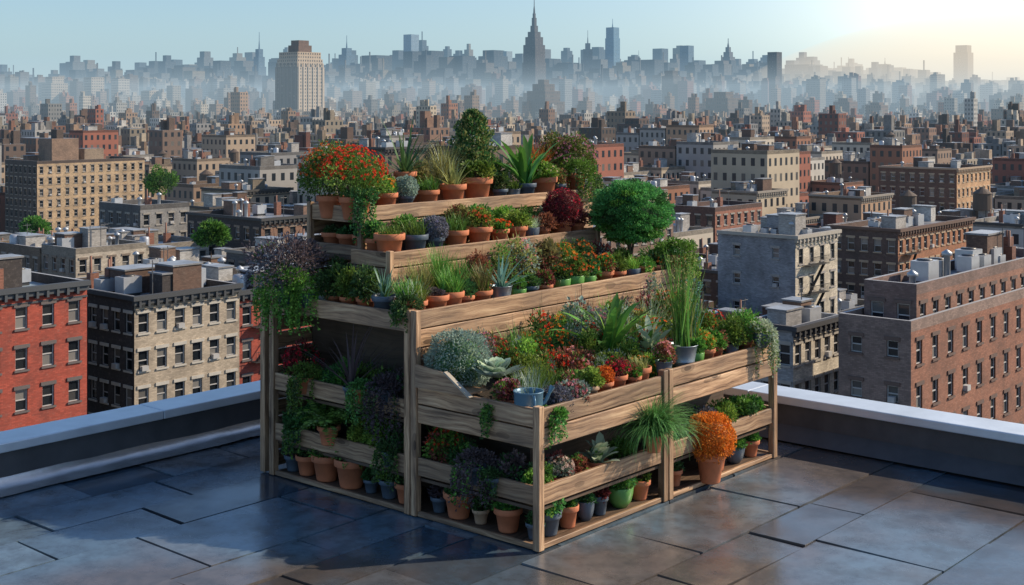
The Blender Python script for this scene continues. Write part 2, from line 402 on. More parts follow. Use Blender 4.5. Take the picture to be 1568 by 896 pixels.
P=plant
ZB=.026
for (a,k,r,h,pc,pr,ph,lc,fc) in [(.24,'bush',.10,.17,'k',.082,.15,'el',None),(.44,'bush',.05,.07,'t',.07,.145,'gd',None),(.63,'bush',.05,.07,'y',.06,.13,'d',None),
   (.79,'bush',.05,.06,'k',.055,.13,'b',None),(1.02,'bush',.10,.10,'g',.09,.14,'ge',None),(1.25,'bush',.065,.1,'t',.075,.14,'gd',None),
   (1.68,'bush',.06,.08,'t',.06,.12,'d',None),(2.22,'bush',.07,.07,'t',.10,.17,'g',None),(2.50,'bush',.10,.08,'y',.085,.13,'gd',None),(2.75,'bush',.07,.08,'t',.07,.13,'g',None)]:
    P(k,a,.12,ZB,r,h,pc,pr,ph,lc,fc)
P('ballbush',1.93,-.03,ZB,.18,None,'t',.105,.23,'oo','o',name='potted_chrysanthemum')
ZS=.258
for (a,k,r,h,pc,pr,lc,fc) in [(.17,'bush',.08,.13,'t',.07,'gd',None),(.36,'bush',.10,.14,'t',.07,'sb','w'),(.56,'bush',.07,.11,'t',.06,'bg',None),(.78,'broad',.14,.20,'t',.075,'cg',None),
   (1.03,'bush',.08,.14,'y',.06,'g',None),(1.72,'bush',.07,.12,'y',.06,'s',None),(2.1,'bush',.10,.16,'y',.07,'pg',None),(2.35,'bush',.12,.14,'t',.08,'lg',None),(2.62,'bush',.12,.14,'y',.07,'gd',None),(2.8,'bush',.08,.12,'t',.07,'g',None)]:
    P(k,a,.13,ZS,r,h,pc,pr,None,lc,fc)
P('mop',1.22,-.02,ZS+.13,.30,.27,'t',.07,None,'ee')
for (b,k,r,h,pc,pr,lc) in [(.13,'bush',.05,.06,'k',.06,'d'),(.36,'bush',.08,.07,'t',.09,'gd'),(.60,'bush',.05,.07,'c',.055,'d'),(.80,'bush',.09,.06,'t',.10,'d'),(.98,'bush',.06,.09,'k',.06,'k'),
   (1.30,'bush',.06,.06,'t',.08,'d'),(1.47,'bush',.08,.08,'k',.075,'gd'),(1.66,'bush',.05,.08,'k',.055,'d'),(1.87,'fern',.14,.16,'t',.12,'g'),(2.14,'bush',.12,.17,'t',.11,'dg'),(2.36,'bush',.1,.1,'t',.085,'d'),(2.52,'bush',.1,.1,'k',.07,'k')]:
    P(k,.12,b,ZB,r,h,pc,pr,None,lc)
for (b,k,r,h,pc,pr,lc,fc) in [(.14,'bush',.07,.11,'g',.06,'gl',None),(.33,'bush',.1,.16,'k',.07,'kd',None),(.78,'bush',.12,.19,'t',.07,'dg',None),(.93,'bush',.13,.24,'t',.075,'gb','r'),
   (1.33,'bush',.12,.2,'k',.07,'dk',None),(1.55,'bush',.13,.18,'t',.07,'gl',None),(1.74,'bush',.12,.18,'t',.065,'lg',None),(2.25,'bush',.15,.2,'y',.07,'dg',None),(2.48,'bush',.1,.14,'k',.06,'d',None)]:
    P(k,.12,b,ZS,r,h,pc,pr,None,lc,fc)
P('fern',.00,1.98,ZS+.08,.26,.30,'t',.08,None,'gl')
P('trail',.02,.56,ZS+.06,.14,.30,'k',.07,None,'kg',None,dirx=(-1,0))
P('trail',.02,.40,ZS+.03,.08,.18,'k',.06,None,'dk',dirx=(-1,0))
P('trail',.02,1.36,ZS+.03,.10,.24,'k',.06,None,'dg',dirx=(-1,0))
P('trail',.03,2.36,ZS+.03,.11,.2,'k',.06,None,'dg',dirx=(-1,0))
ZT=.632
for (b,k,r,h,pc,pr,lc,fc) in [(1.32,'bush',.12,.22,'k',.06,'kd',None),(1.55,'bush',.1,.2,'t',.06,'dg',None),(1.75,'bush',.1,.2,'t',.06,'gd',None),(1.9,'bush',.1,.18,'t',.065,'g',None),(2.05,'bush',.12,.18,'t',.06,'dg',None),(2.45,'bush',.14,.24,'y',.07,'bd','r')]:
    P(k,.14,b,ZT,r,h,pc,pr,None,lc,fc)
P('trail',.03,1.40,ZT+.08,.15,.36,'k',.06,None,'kd',dirx=(-1,0))
P('trail',.02,1.66,ZT+.05,.09,.3,'t',.06,None,'eg',dirx=(-1,0))
P('trail',.03,2.27,ZT+.03,.13,.28,'t',.07,None,'gd',dirx=(-1,0))
P('agave',.02,1.76,ZT+.05,.2,.54,'k',.06,None,'kb',name='potted_dracaena')
Z2=1.292
for (a,b,k,r,h,pc,pr,lc,fc) in [(.13,1.30,'grass',.12,.20,'t',.09,'gc',None),(.12,1.52,'spiky',.13,.24,'k',.09,'tg',None),(.14,1.74,'bush',.11,.22,'t',.07,'dg',None),(.12,1.90,'bush',.12,.22,'t',.065,'g',None),
   (.13,2.08,'bush',.13,.22,'t',.06,'dg',None),(.3,2.2,'bush',.12,.24,'t',.06,'d',None),(.3,1.95,'bush',.1,.2,'t',.06,'kg',None)]:
    P(k,a,b,Z2,r,h,pc,pr,None,lc,fc)
P('trail',-.02,2.42,Z2+.0,.24,.32,'y',.09,None,'gl',dirx=(-1,-.1));P('bush',-.02,2.46,Z2+.06,.29,.34,'y',.08,None,'kp',name='potted_bushy_herb')
P('trail',.04,2.25,Z2,.15,.32,'y',.07,None,'lg',dirx=(-1,0))
P('trail',.06,1.24,Z2,.11,.14,'t',.06,None,'dg',dirx=(-1,-.3))
for (a,k,r,h,pc,pr,lc,fc) in [(.18,'grass',.11,.18,'t',.08,'lc',None),(.38,'bush',.06,.05,'t',.09,'k',None),(.53,'grass',.10,.22,'t',.095,'gl',None),(.68,'bush',.08,.12,'t',.07,'d',None),
   (.86,'grass',.1,.24,'t',.08,'yg',None),(1.08,'agave',.16,.34,'z',.085,'ts',None),(1.28,'bush',.06,.1,'g',.06,'g',None),(1.42,'bush',.07,.1,'k',.065,'dg',None),(1.6,'bush',.07,.12,'t',.06,'bg',None),
   (1.80,'bush',.09,.12,'g',.075,'dg','o'),(1.97,'bush',.1,.16,'g',.08,'g','o'),(2.14,'bush',.09,.15,'g',.07,'dg','r'),(2.36,'bush',.09,.15,'t',.08,'gb','r'),(2.55,'bush',.08,.14,'t',.07,'g',None),(2.76,'grass',.08,.14,'y',.07,'l',None),
   (2.96,'bush',.07,.1,'t',.065,'g',None),(3.1,'bush',.07,.1,'t',.07,'dg','o'),]:
    P(k,a,1.27,Z2,r,h,pc,pr,None,lc,fc)
P('trail',3.3,1.20,Z2+.04,.20,.27,'t',.09,None,'gl',dirx=(.2,-1));P('bush',3.25,1.3,Z2+.02,.18,.26,None,.08,None,'ge')
for (a,k,r,h,pc,pr,lc,fc) in [(.45,'grass',.12,.28,'t',.08,'y',None),(.66,'grass',.12,.36,'t',.08,'gl',None),(.88,'grass',.1,.26,'k',.08,'gb',None),(1.1,'bush',.11,.24,'t',.08,'bg',None),(1.35,'bush',.11,.28,'t',.08,'yg',None),
   (1.58,'bush',.13,.32,'t',.08,'ys','k'),(1.85,'bush',.13,.28,'t',.08,'yb',None),(2.1,'bush',.13,.24,'t',.08,'g','o'),(2.35,'bush',.12,.24,'t',.08,'d','o'),(2.62,'bush',.1,.2,'t',.08,'bs',None),(2.9,'bush',.1,.16,'t',.07,'g',None)]:
    P(k,a,1.50,Z2,r,h,pc,pr,None,lc,fc)
def topiary():
    m=M();tr=.355
    K=84
    for i in range(K):
        zc=1-2*(i+.5)/K;ph=i*2.39996+R.uniform(-.2,.2);rr=math.sqrt(1-zc*zc)
        d=np.array([rr*math.cos(ph),rr*math.sin(ph),zc]);c=d*tr*R.uniform(.72,.86)*np.array([1.03,1.03,.84])
        n=250;o=nrm(N.normal(size=(n,3)))*N.uniform(.45,1,(n,1))*np.array([.095,.095,.035])
        leaves(m,c+o,o*5+d*.7+N.normal(size=(n,3))*.3+np.array([0,0,.2]),.024*N.uniform(.6,1.2,n),.0075,0 if R.random()<.7 else R.choice([2,3]))
    lathe(m,0,0,0,[(.001,-.22),(.18,-.17),(.27,0),(.2,.17),(.001,.23)],14,2)
    for k in range(9):
        a=R.uniform(0,6.28);tube(m,[(0,0,-.42),(.03*math.cos(a),.03*math.sin(a),-.25),(.14*math.cos(a),.14*math.sin(a),-.1)],[.012,.01,.006],6,1)
    tube(m,[(0,0,-.56),(.012,0,-.46),(-.005,.01,-.38),(.0,0,-.2)],[.022,.018,.016,.014],8,1)
    ob=m.obj('topiary_tree',[LC['e'],BARK,LC['d'],LC['g']],F@Matrix.Translation((3.05,1.5,1.86)))
    p=M();pot(p,.1,.16,0,1);p.obj('pot',[TERRA,SOIL],parent=ob,mw=Matrix.Translation((0,0,-.57)))
topiary()
P('trail',2.86,1.22,Z2+.05,.06,.22,'t',.05,None,'gl',dirx=(0,-1))
Z3=1.652
for (a,k,r,h,pc,pr,lc,fc) in [(.45,'grass',.11,.11,'t',.11,'gl',None),(.72,'grass',.10,.16,'k',.095,'gd',None),(.93,'ballbush',.10,None,'k',.075,'p','v'),(1.17,'grass',.1,.18,'t',.095,'ge',None),(1.44,'bush',.10,.16,'t',.10,'l','o'),
   (1.68,'bush',.1,.09,'t',.08,'g','r'),(1.9,'bush',.12,.12,'t',.085,'lg',None),(2.08,'grass',.09,.13,'y',.07,'c',None),(2.24,'bush',.1,.12,'t',.06,'b',None),(2.50,'ballbush',.165,None,'t',.09,'b','r'),(2.7,'bush',.1,.12,'t',.07,'b',None)]:
    P(k,a,1.82,Z3,r,h,pc,pr,None,lc,fc)
for (a,k,r,h,pc,pr,lc,fc) in [(.5,'bush',.1,.14,'t',.08,'dg',None),(.82,'bush',.11,.16,'k',.08,'g',None),(1.1,'bush',.1,.14,'t',.08,'s',None),(1.4,'bush',.1,.2,'t',.08,'yb',None),(1.65,'bush',.12,.18,'k',.08,'gd',None),(1.95,'bush',.12,.16,'t',.08,'lg',None),
   (2.25,'bush',.1,.16,'t',.08,'g',None),(2.6,'bush',.12,.14,'t',.08,'s',None)]:
    P(k,a,2.02,Z3,r,h,pc,pr,None,lc,fc)
for b in (2.24,2.42,2.6): P('bush',.58,b,1.655,.06,.05,'t',.085,.14,'d')
Z4=1.957
P('bush',.50,2.28,Z4-.04,.27,.40,'t',.10,None,'gl','r',name='potted_lantana')
P('bush',.48,2.52,Z4-.04,.24,.42,'t',.10,None,'gd','o',name='potted_lantana')
P('trail',.50,2.17,Z4+.0,.12,.32,'t',.07,None,'dg',dirx=(-.7,-1))
for (a,b,k,r,h,pc,pr,lc,fc) in [(.85,2.27,'bush',.09,.13,'t',.085,'gl','o'),(1.06,2.27,'ballbush',.095,None,'k',.07,'s',None),(1.32,2.27,'grass',.12,.16,'t',.085,'gd',None),(1.60,2.26,'agave',.13,.28,'t',.105,'yc',None),
   (1.92,2.29,'bush',.14,.15,'t',.13,'gl',None),(2.2,2.27,'bush',.08,.14,'k',.065,'dg',None),(2.38,2.27,'grass',.08,.12,'z',.06,'g',None),(2.55,2.27,'broad',.2,.52,'k',.085,'ge',None),(2.80,2.27,'bush',.11,.14,'t',.11,'lg','w'),(3.0,2.27,'bush',.08,.16,'k',.07,'yb',None),
   (.84,2.5,'bush',.12,.18,'t',.08,'g','o'),(1.05,2.6,'bush',.12,.2,'t',.08,'og','o'),(1.45,2.52,'bush',.13,.24,'t',.08,'yg',None),(1.75,2.52,'grass',.26,.44,'t',.08,'yc',None),
   (2.35,2.52,'bush',.13,.24,'t',.08,'gd',None),(2.75,2.52,'bush',.14,.3,'t',.08,'gy',None),(2.98,2.5,'grass',.13,.40,'t',.08,'oy',None),(3.2,2.5,'bush',.19,.42,'t',.08,'yg','k')]:
    P(k,a,b,Z4,r,h,pc,pr,None,lc,fc)
P('agave',1.20,2.42,Z4+.14,.27,.52,'t',.09,None,'dg')
P('cone',2.12,2.52,Z4,.22,.60,'t',.10,None,'dy')
P('trail',3.26,2.25,Z4+.06,.21,.30,'t',.08,None,'gd',None,dirx=(.3,-1));P('bush',3.38,2.4,Z4+.05,.22,.38,'t',.08,None,'gy','k')

# ---- front bed
Z1=.80
def zb(b): return .80+.1*b/1.1-.03
P('ballbush',.22,.90,zb(.9)+.03,.225,None,None,.1,None,'sd',None,name='silver_cushion_shrub')
P('rosette',.24,.56,zb(.6)+.15,.19,None,None,.1,None,'cs',name='white_echeveria')
P('rosette',.42,.48,zb(.6)+.04,.13,None,None,.1,None,'cg',name='white_echeveria')
P('ballbush',.32,.12,Z1-.02,.11,None,None,.08,None,'pk','v',name='lavender_cushion')
P('trail',.17,.04,Z1+.0,.09,.17,None,.06,None,'ge',dirx=(-.6,-1))
P('trail',.03,.42,Z1+.02,.06,.22,None,.05,None,'gd',dirx=(-1,0))
P('bush',.12,.36,Z1-.02,.09,.14,'t',.06,None,'bg','k')
P('grass',.22,.28,Z1,.12,.28,None,.09,None,'sl');P('grass',.36,.34,Z1,.13,.30,None,.09,None,'gs')
for (a,b,k,r,h,pc,pr,lc,fc) in [(.50,.12,'bush',.10,.16,None,.07,'sb','k'),(.66,.11,'bush',.08,.12,'c',.065,'l',None),(.82,.11,'ballbush',.065,None,'t',.065,'oo','o'),(.99,.13,'bush',.09,.13,'t',.075,'bg','r'),(1.14,.1,'bush',.06,.08,'t',.06,'gb',None),
   (1.24,.12,'grass',.06,.12,'t',.085,'y',None),(1.55,.12,'bush',.08,.15,'z',.065,'bg','k'),(1.98,.13,'bush',.07,.12,'g',.065,'g',None),(2.12,.13,'bush',.07,.13,'t',.07,'l','o'),(2.3,.16,'bush',.09,.13,'t',.065,'gb',None),(2.5,.14,'bush',.10,.22,'z',.06,'gl',None),(2.7,.14,'bush',.15,.24,'t',.06,'gy',None)]:
    P(k,a,b,Z1+(.01 if a<1.4 else .04),r,h,pc,pr,None,lc,fc)
P('trail',2.72,.0,Z1+.1,.12,.32,'y',.07,None,'cg',dirx=(0,-1))
P('tall',1.88,.18,Z1+.04,.1,.70,'z',.115,.18,'gy')
P('tall',2.18,.3,Z1+.02,.1,.52,'k',.08,None,'gt')
P('broad',1.55,.62,.92,.3,.60,None,.09,None,'gl',name='birds_nest_fern')
P('broad',1.80,.42,.92,.2,.30,None,.07,None,'cg',name='variegated_hosta')
cols=[('bush','gs','r'),('bush','sg',None),('bush','gl','o'),('bush','sy','k'),('bush','yb','r'),('grass','gl',None),('bush','dg','r'),('bush','ls',None),('grass','ys',None),('bush','bg','k'),('bush','gy',None),('bush','sg','k'),('bush','lg',None),('grass','cg',None),('bush','se',None),('bush','gd','o'),('fern','g',None),('bush','by',None)]
for row,(b,a0,hh) in enumerate([(.28,.62,.15),(.45,.62,.19),(.62,.62,.24),(.8,.62,.29),(.98,.55,.33)]):
    a=a0
    while a<2.85:
        if not (abs(a-1.58)<.18 and abs(b-.62)<.1):
            k,lc,fc=R.choice(cols);h=hh*R.uniform(.75,1.3)+max(0,a-1.2)*.08
            P(k,a,b+R.uniform(-.04,.04),zb(b),R.uniform(.09,.15),h,None,.09,None,lc,fc,name='bedding_plant')
        a+=R.uniform(.15,.21)
m=M()
def prism(pts,a0,a1,mat):
    V=[(a0,p[0],p[1]) for p in pts]+[(a1,p[0],p[1]) for p in pts]
    fs=[(0,1,2,3),(7,6,5,4),(0,4,5,1),(1,5,6,2),(2,6,7,3),(3,7,4,0)]
    m.add(V,fs,mat,False,[(V[i][1]+7,V[i][2]+5+V[i][0]) for f in fs for i in f])
prism([(1.05,.89),(.55,.892),(.78,1.02),(1.05,1.04)],-.045,-.022,0)
prism([(.56,.887),(.545,.893),(.775,1.030),(.785,1.022)],-.05,-.015,1)
woodbox(m,(-.02,.6,.892),(.18,1.05,.905))
m.obj('wooden_trough',[WOOD,WHITEP],F)
m=M();lathe(m,0,0,0,[(.001,0),(.088,0),(.09,.01),(.095,.13),(.10,.135),(.098,.14),(.09,.135),(.088,.02)],24,0)
tube(m,[(.07,0,.03),(.11,0,.06),(.14,0,.12),(.16,0,.16)],[.016,.014,.012,.02],8,0)
tube(m,[(.0,-.085,.12),(.0,-.14,.13),(0,-.16,.09),(0,-.14,.04),(0,-.08,.03)],.008,8,0)
m.obj('watering_can',[BLUEP],F@Matrix.Translation((.10,.17,.83))@Matrix.Rotation(math.radians(-35),4,'Z'))

# ---------------------------------------------------------------- roof
def slab_mat():
    m,nt,out=newmat('roof_slab')
    oc=objco(nt);geo=nt.nodes.new('ShaderNodeNewGeometry');rnd=geo.outputs['Random Per Island']
    n1=noise(nt,.5,4,oc);n2=noise(nt,5,9,oc,.72);n3=noise(nt,60,4,oc);n4=noise(nt,1.3,5,oc)
    c=mixc(nt,rnd,(.05,.085,.12),(.16,.235,.295))
    c=mixc(nt,ramp(nt,n1,[(.47,(0,0,0)),(.60,(.85,.85,.85))]),c,mixc(nt,rnd,(.08,.058,.046),(.16,.12,.095)))
    c=mixc(nt,ramp(nt,n2,[(.42,(0,0,0)),(.72,(.85,.85,.85))]),c,(.04,.04,.042))
    wet=ramp(nt,n4,[(.42,(0,0,0)),(.58,(1,1,1))])
    rg=math_(nt,'ADD',math_(nt,'MULTIPLY',n2,.17),math_(nt,'MULTIPLY_ADD',wet,.16,math_(nt,'MULTIPLY',rnd,.08)))
    h=math_(nt,'ADD',math_(nt,'MULTIPLY',n2,.8),math_(nt,'MULTIPLY',n3,.2))
    bsdf(nt,out,c,rg,0,1.0,bump=h,bs=.26,bd=.006);return m
SLAB=slab_mat()
JOINT=simple('roof_joint',(.010,.010,.012),.9)
rf=bpy.data.objects.new('rooftop_floor',None);col.objects.link(rf);rf.matrix_world=F
m=M();b=-9.0
while b<3.73:
    w=R.choice([.42,.52,.62,.75,.85])*R.uniform(.95,1.05)
    if b+w>3.4: w=3.73-b
    a=-9-R.uniform(0,1)
    while a<3.5:
        l=R.uniform(.65,1.45)
        if a+l>3.1: l=3.5-a
        z=[R.uniform(-.006,.006) for _ in range(2)];g_=.009;zz=R.uniform(0,.007)
        c=[(a+g_,b+g_),(a+l-g_,b+g_),(a+l-g_,b+w-g_),(a+g_,b+w-g_)]
        top=[zz+z[0],zz+z[1],zz-z[0],zz-z[1]]
        V=[(c[i][0]+R.uniform(-.008,.008),c[i][1]+R.uniform(-.008,.008),top[i]-.011) for i in range(4)];V+=[(v[0],v[1],-.04) for v in V]
        m.add(V,[(0,1,2,3),(0,4,5,1),(1,5,6,2),(2,6,7,3),(3,7,4,0)],0)
        a+=l
    b+=w
m.obj('slabs',[SLAB],parent=rf)
m=M();boxes(m,[(-10,-9.2,-.6)],[(3.49,3.72,-.028)],0);m.obj('membrane',[JOINT],parent=rf)
ALU=simple('cap_metal',(.64,.69,.74),.35,.35,var=.3,ns=3)
FLASH=simple('flashing_metal',(.5,.5,.5),.26,.75,var=.45,ns=4,bs=.5)
MEMB=simple('parapet_membrane',(.07,.07,.075),.5,var=.5,ns=5,bs=.4)
pp=bpy.data.objects.new('parapet_wall',None);col.objects.link(pp);pp.matrix_world=F
m=M()
boxes(m,[(-10,3.73,-.5),(3.5,-9.2,-.5)],[(3.7,3.97,.295),(3.72,3.729,.295)],0)
m.obj('wall',[MEMB],parent=pp)
m=M();x=-10
while x<3.8:
    e=min(x+2.44,3.80);boxes(m,[(x,3.68,.296)],[(e-.006,4.03,.365)],0);x=e
x=-9.2
while x<3.67:
    e=min(x+2.44,3.675);boxes(m,[(3.45,x,.296)],[(3.80,e-.006,.365)],0);x=e
o=m.obj('metal_cap',[ALU],parent=pp);bv=o.modifiers.new('b','BEVEL');bv.width=.008;bv.segments=2
m=M();V=[];Q=[]
for i,a in enumerate(np.linspace(-10,3.5,60)):
    for (bb_,zz) in [(3.60,.012),(3.66,.035),(3.71,.07),(3.728,.11)]: V.append((a,bb_+N.normal()*.002,zz+N.normal()*.003))
for i in range(59):
    for j in range(3): Q.append((i*4+j,i*4+4+j,i*4+5+j,i*4+1+j))
m.add(V,Q,0,True);m.obj('flashing',[FLASH],parent=pp)
m=M();m.add([(3.38,-9.2,.012),(3.499,-9.2,.12),(3.499,3.6,.12),(3.38,3.6,.012)],[(0,1,2,3)],0);m.obj('cant_strip',[MEMB],parent=pp)

# ---------------------------------------------------------------- city materials
def attr(nt):
    a=nt.nodes.new('ShaderNodeAttribute');a.attribute_name='Col';return a.outputs['Color']
def wallwin():
    m,nt,out=newmat('facade_far')
    c=attr(nt);uv=nt.nodes.new('ShaderNodeTexCoord').outputs['UV'];sp=nt.nodes.new('ShaderNodeSeparateXYZ');nt.links.new(uv,sp.inputs[0])
    fu=math_(nt,'FRACT',sp.outputs[0]);fv=math_(nt,'FRACT',sp.outputs[1])
    du=math_(nt,'ABSOLUTE',math_(nt,'SUBTRACT',fu,.5));dv=math_(nt,'ABSOLUTE',math_(nt,'SUBTRACT',fv,.5))
    w=math_(nt,'MULTIPLY',math_(nt,'LESS_THAN',du,.21),math_(nt,'LESS_THAN',dv,.25))
    fl=nt.nodes.new('ShaderNodeVectorMath');fl.operation='FLOOR';nt.links.new(uv,fl.inputs[0])
    wn=nt.nodes.new('ShaderNodeTexWhiteNoise');wn.noise_dimensions='3D';nt.links.new(fl.outputs[0],wn.inputs[0])
    gl=mixc(nt,math_(nt,'POWER',wn.outputs[0],3.0),(.015,.02,.028),(.2,.18,.15))
    n=noise(nt,.25,5,objco(nt))
    c=mixc(nt,math_(nt,'MULTIPLY_ADD',n,.8,-.1),c,mixc(nt,.5,c,(.05,.045,.04)))
    cc=mixc(nt,w,c,gl)
    bsdf(nt,out,cc,math_(nt,'MULTIPLY_ADD',w,-.5,.8));return m
def wallplain():
    m,nt,out=newmat('masonry')
    c=attr(nt);oc=objco(nt);n=noise(nt,.35,6,oc,.65);n2=noise(nt,3,5,oc,.7)
    br=nt.nodes.new('ShaderNodeTexBrick');br.inputs['Scale'].default_value=1.0
    br.inputs['Brick Width'].default_value=.34;br.inputs['Row Height'].default_value=.13;br.inputs['Mortar Size'].default_value=.014
    br.inputs['Color1'].default_value=(1.1,1.1,1.1,1);br.inputs['Color2'].default_value=(.62,.62,.62,1);br.inputs['Mortar'].default_value=(.65,.65,.65,1)
    nt.links.new(nt.nodes.new('ShaderNodeTexCoord').outputs['UV'],br.inputs['Vector'])
    c=mixc(nt,.8,c,br.outputs[0],'MULTIPLY')
    d=mixc(nt,.55,c,(.05,.04,.035))
    c=mixc(nt,ramp(nt,n,[(.42,(0,0,0)),(.72,(1,1,1))]),c,d);c=mixc(nt,ramp(nt,n2,[(.55,(0,0,0)),(.8,(.5,.5,.5))]),c,mixc(nt,.5,c,(.5,.42,.34)))
    bsdf(nt,out,c,.85);return m
def roofmat():
    m,nt,out=newmat('tar_roof');c=attr(nt);n=noise(nt,.3,6,objco(nt),.7)
    c=mixc(nt,ramp(nt,n,[(.4,(0,0,0)),(.6,(1,1,1))]),c,mixc(nt,.5,c,(.08,.08,.09)))
    bsdf(nt,out,c,.42);return m
def glassm():
    m,nt,out=newmat('window_glass');geo=nt.nodes.new('ShaderNodeNewGeometry');r=math_(nt,'POWER',geo.outputs['Random Per Island'],3.0)
    bsdf(nt,out,mixc(nt,r,(.012,.016,.02),(.3,.28,.25)),.10,0,.8);return m
FAR,MAS,ROOF,GLASS=wallwin(),wallplain(),roofmat(),glassm()
def cattr(name,rough,metal=0):
    m,nt,out=newmat(name);c=attr(nt);n=noise(nt,1.5,4,objco(nt));bsdf(nt,out,mixc(nt,math_(nt,'MULTIPLY',n,.4),c,(.06,.06,.06)),rough,metal);return m
TRIM=cattr('stone_trim',.7);METAL=cattr('roof_metal',.4,.4)
CM=[FAR,MAS,ROOF,GLASS,TRIM,METAL]
OCC=[(-40,-40,6,6)]
GZ=-40.0
def bulk(m,lo,hi,c,rc): boxes(m,[lo],[hi],1,2,c,rc)
def watertank(m,a,b,z,s=1.0):
    for da in(-1,1):
        for db in(-1,1): boxes(m,[(a+da*1.1*s-.1,b+db*1.1*s-.1,z)],[(a+da*1.1*s+.1,b+db*1.1*s+.1,z+2.6*s)],5,cl=(.06,.06,.06))
    lathe(m,a,b,z+2.6*s,[(.01,0),(1.7*s,0),(1.65*s,3*s),(1.8*s,3.0*s),(.05,4.2*s)],14,4,False,cl=(.13,.085,.055))
    boxes(m,[(a-1.5*s,b-.07,z+1.2*s)],[(a+1.5*s,b+.07,z+1.35*s)],5,cl=(.06,.06,.06))
def clutter(m,lo,hi,z,n,wc,big=1.0):
    for _ in range(n):
        t=R.random();a=R.uniform(lo[0]+1,hi[0]-2.5);b=R.uniform(lo[1]+1,max(lo[1]+1.1,hi[1]-2.5))
        if t<.30:
            w,d,h=R.uniform(1.6,3.6),R.uniform(1.6,3.2),R.uniform(1.6,3.0)*big;c=R.choice([wc,(.46,.43,.39),(.17,.10,.07),(.27,.16,.11),(.6,.58,.54)])
            bulk(m,(a,b,z),(min(a+w,hi[0]-.4),min(b+d,hi[1]-.4),z+h),c,(.3,.32,.34));bulk(m,(a-.12,b-.12,z+h),(min(a+w,hi[0]-.4)+.12,min(b+d,hi[1]-.4)+.12,z+h+.15),(.3,.3,.3),(.40,.43,.46))
        elif t<.56:
            q=R.uniform(.6,1.3);boxes(m,[(a,b,z+.3)],[(a+1.6*q,b+1.2*q,z+1.5*q)],5,5,(.6,.62,.64),(.65,.67,.7));lathe(m,a+.8*q,b+.6*q,z+1.5*q,[(.5*q,0),(.5*q,.12),(.02,.12)],12,5,cl=(.1,.1,.1))
            boxes(m,[(a+.1,b+.1,z)],[(a+1.5*q,b+1.1*q,z+.3)],5,cl=(.08,.08,.08))
        elif t<.76:
            h=R.uniform(1.0,2.6);lathe(m,a,b,z,[(.25,0),(.25,h),(.42,h),(.42,h+.25),(.02,h+.5)],12,5,cl=(.55,.58,.6))
        elif t<.88:
            boxes(m,[(a,b,z)],[(a+.9,b+.7,z+R.uniform(1.4,2.6))],1,2,(.3,.13,.085),(.1,.1,.1))
            lathe(m,a+.25,b+.35,z+1.4,[(.14,0),(.12,1.7),(.02,1.7)],8,4,cl=(.34,.16,.1))
        elif t<.93: lathe(m,a,b,z,[(.7,0),(.7,1.7),(.6,1.9),(.02,2.0)],16,5,cl=(.55,.57,.6))
        else:
            tube(m,[(a,b,z),(a,b,z+3.5)],.05,5,5,cl=(.2,.2,.2));tube(m,[(a-.6,b,z+3.2),(a+.6,b,z+3.2)],.03,5,5,cl=(.2,.2,.2))
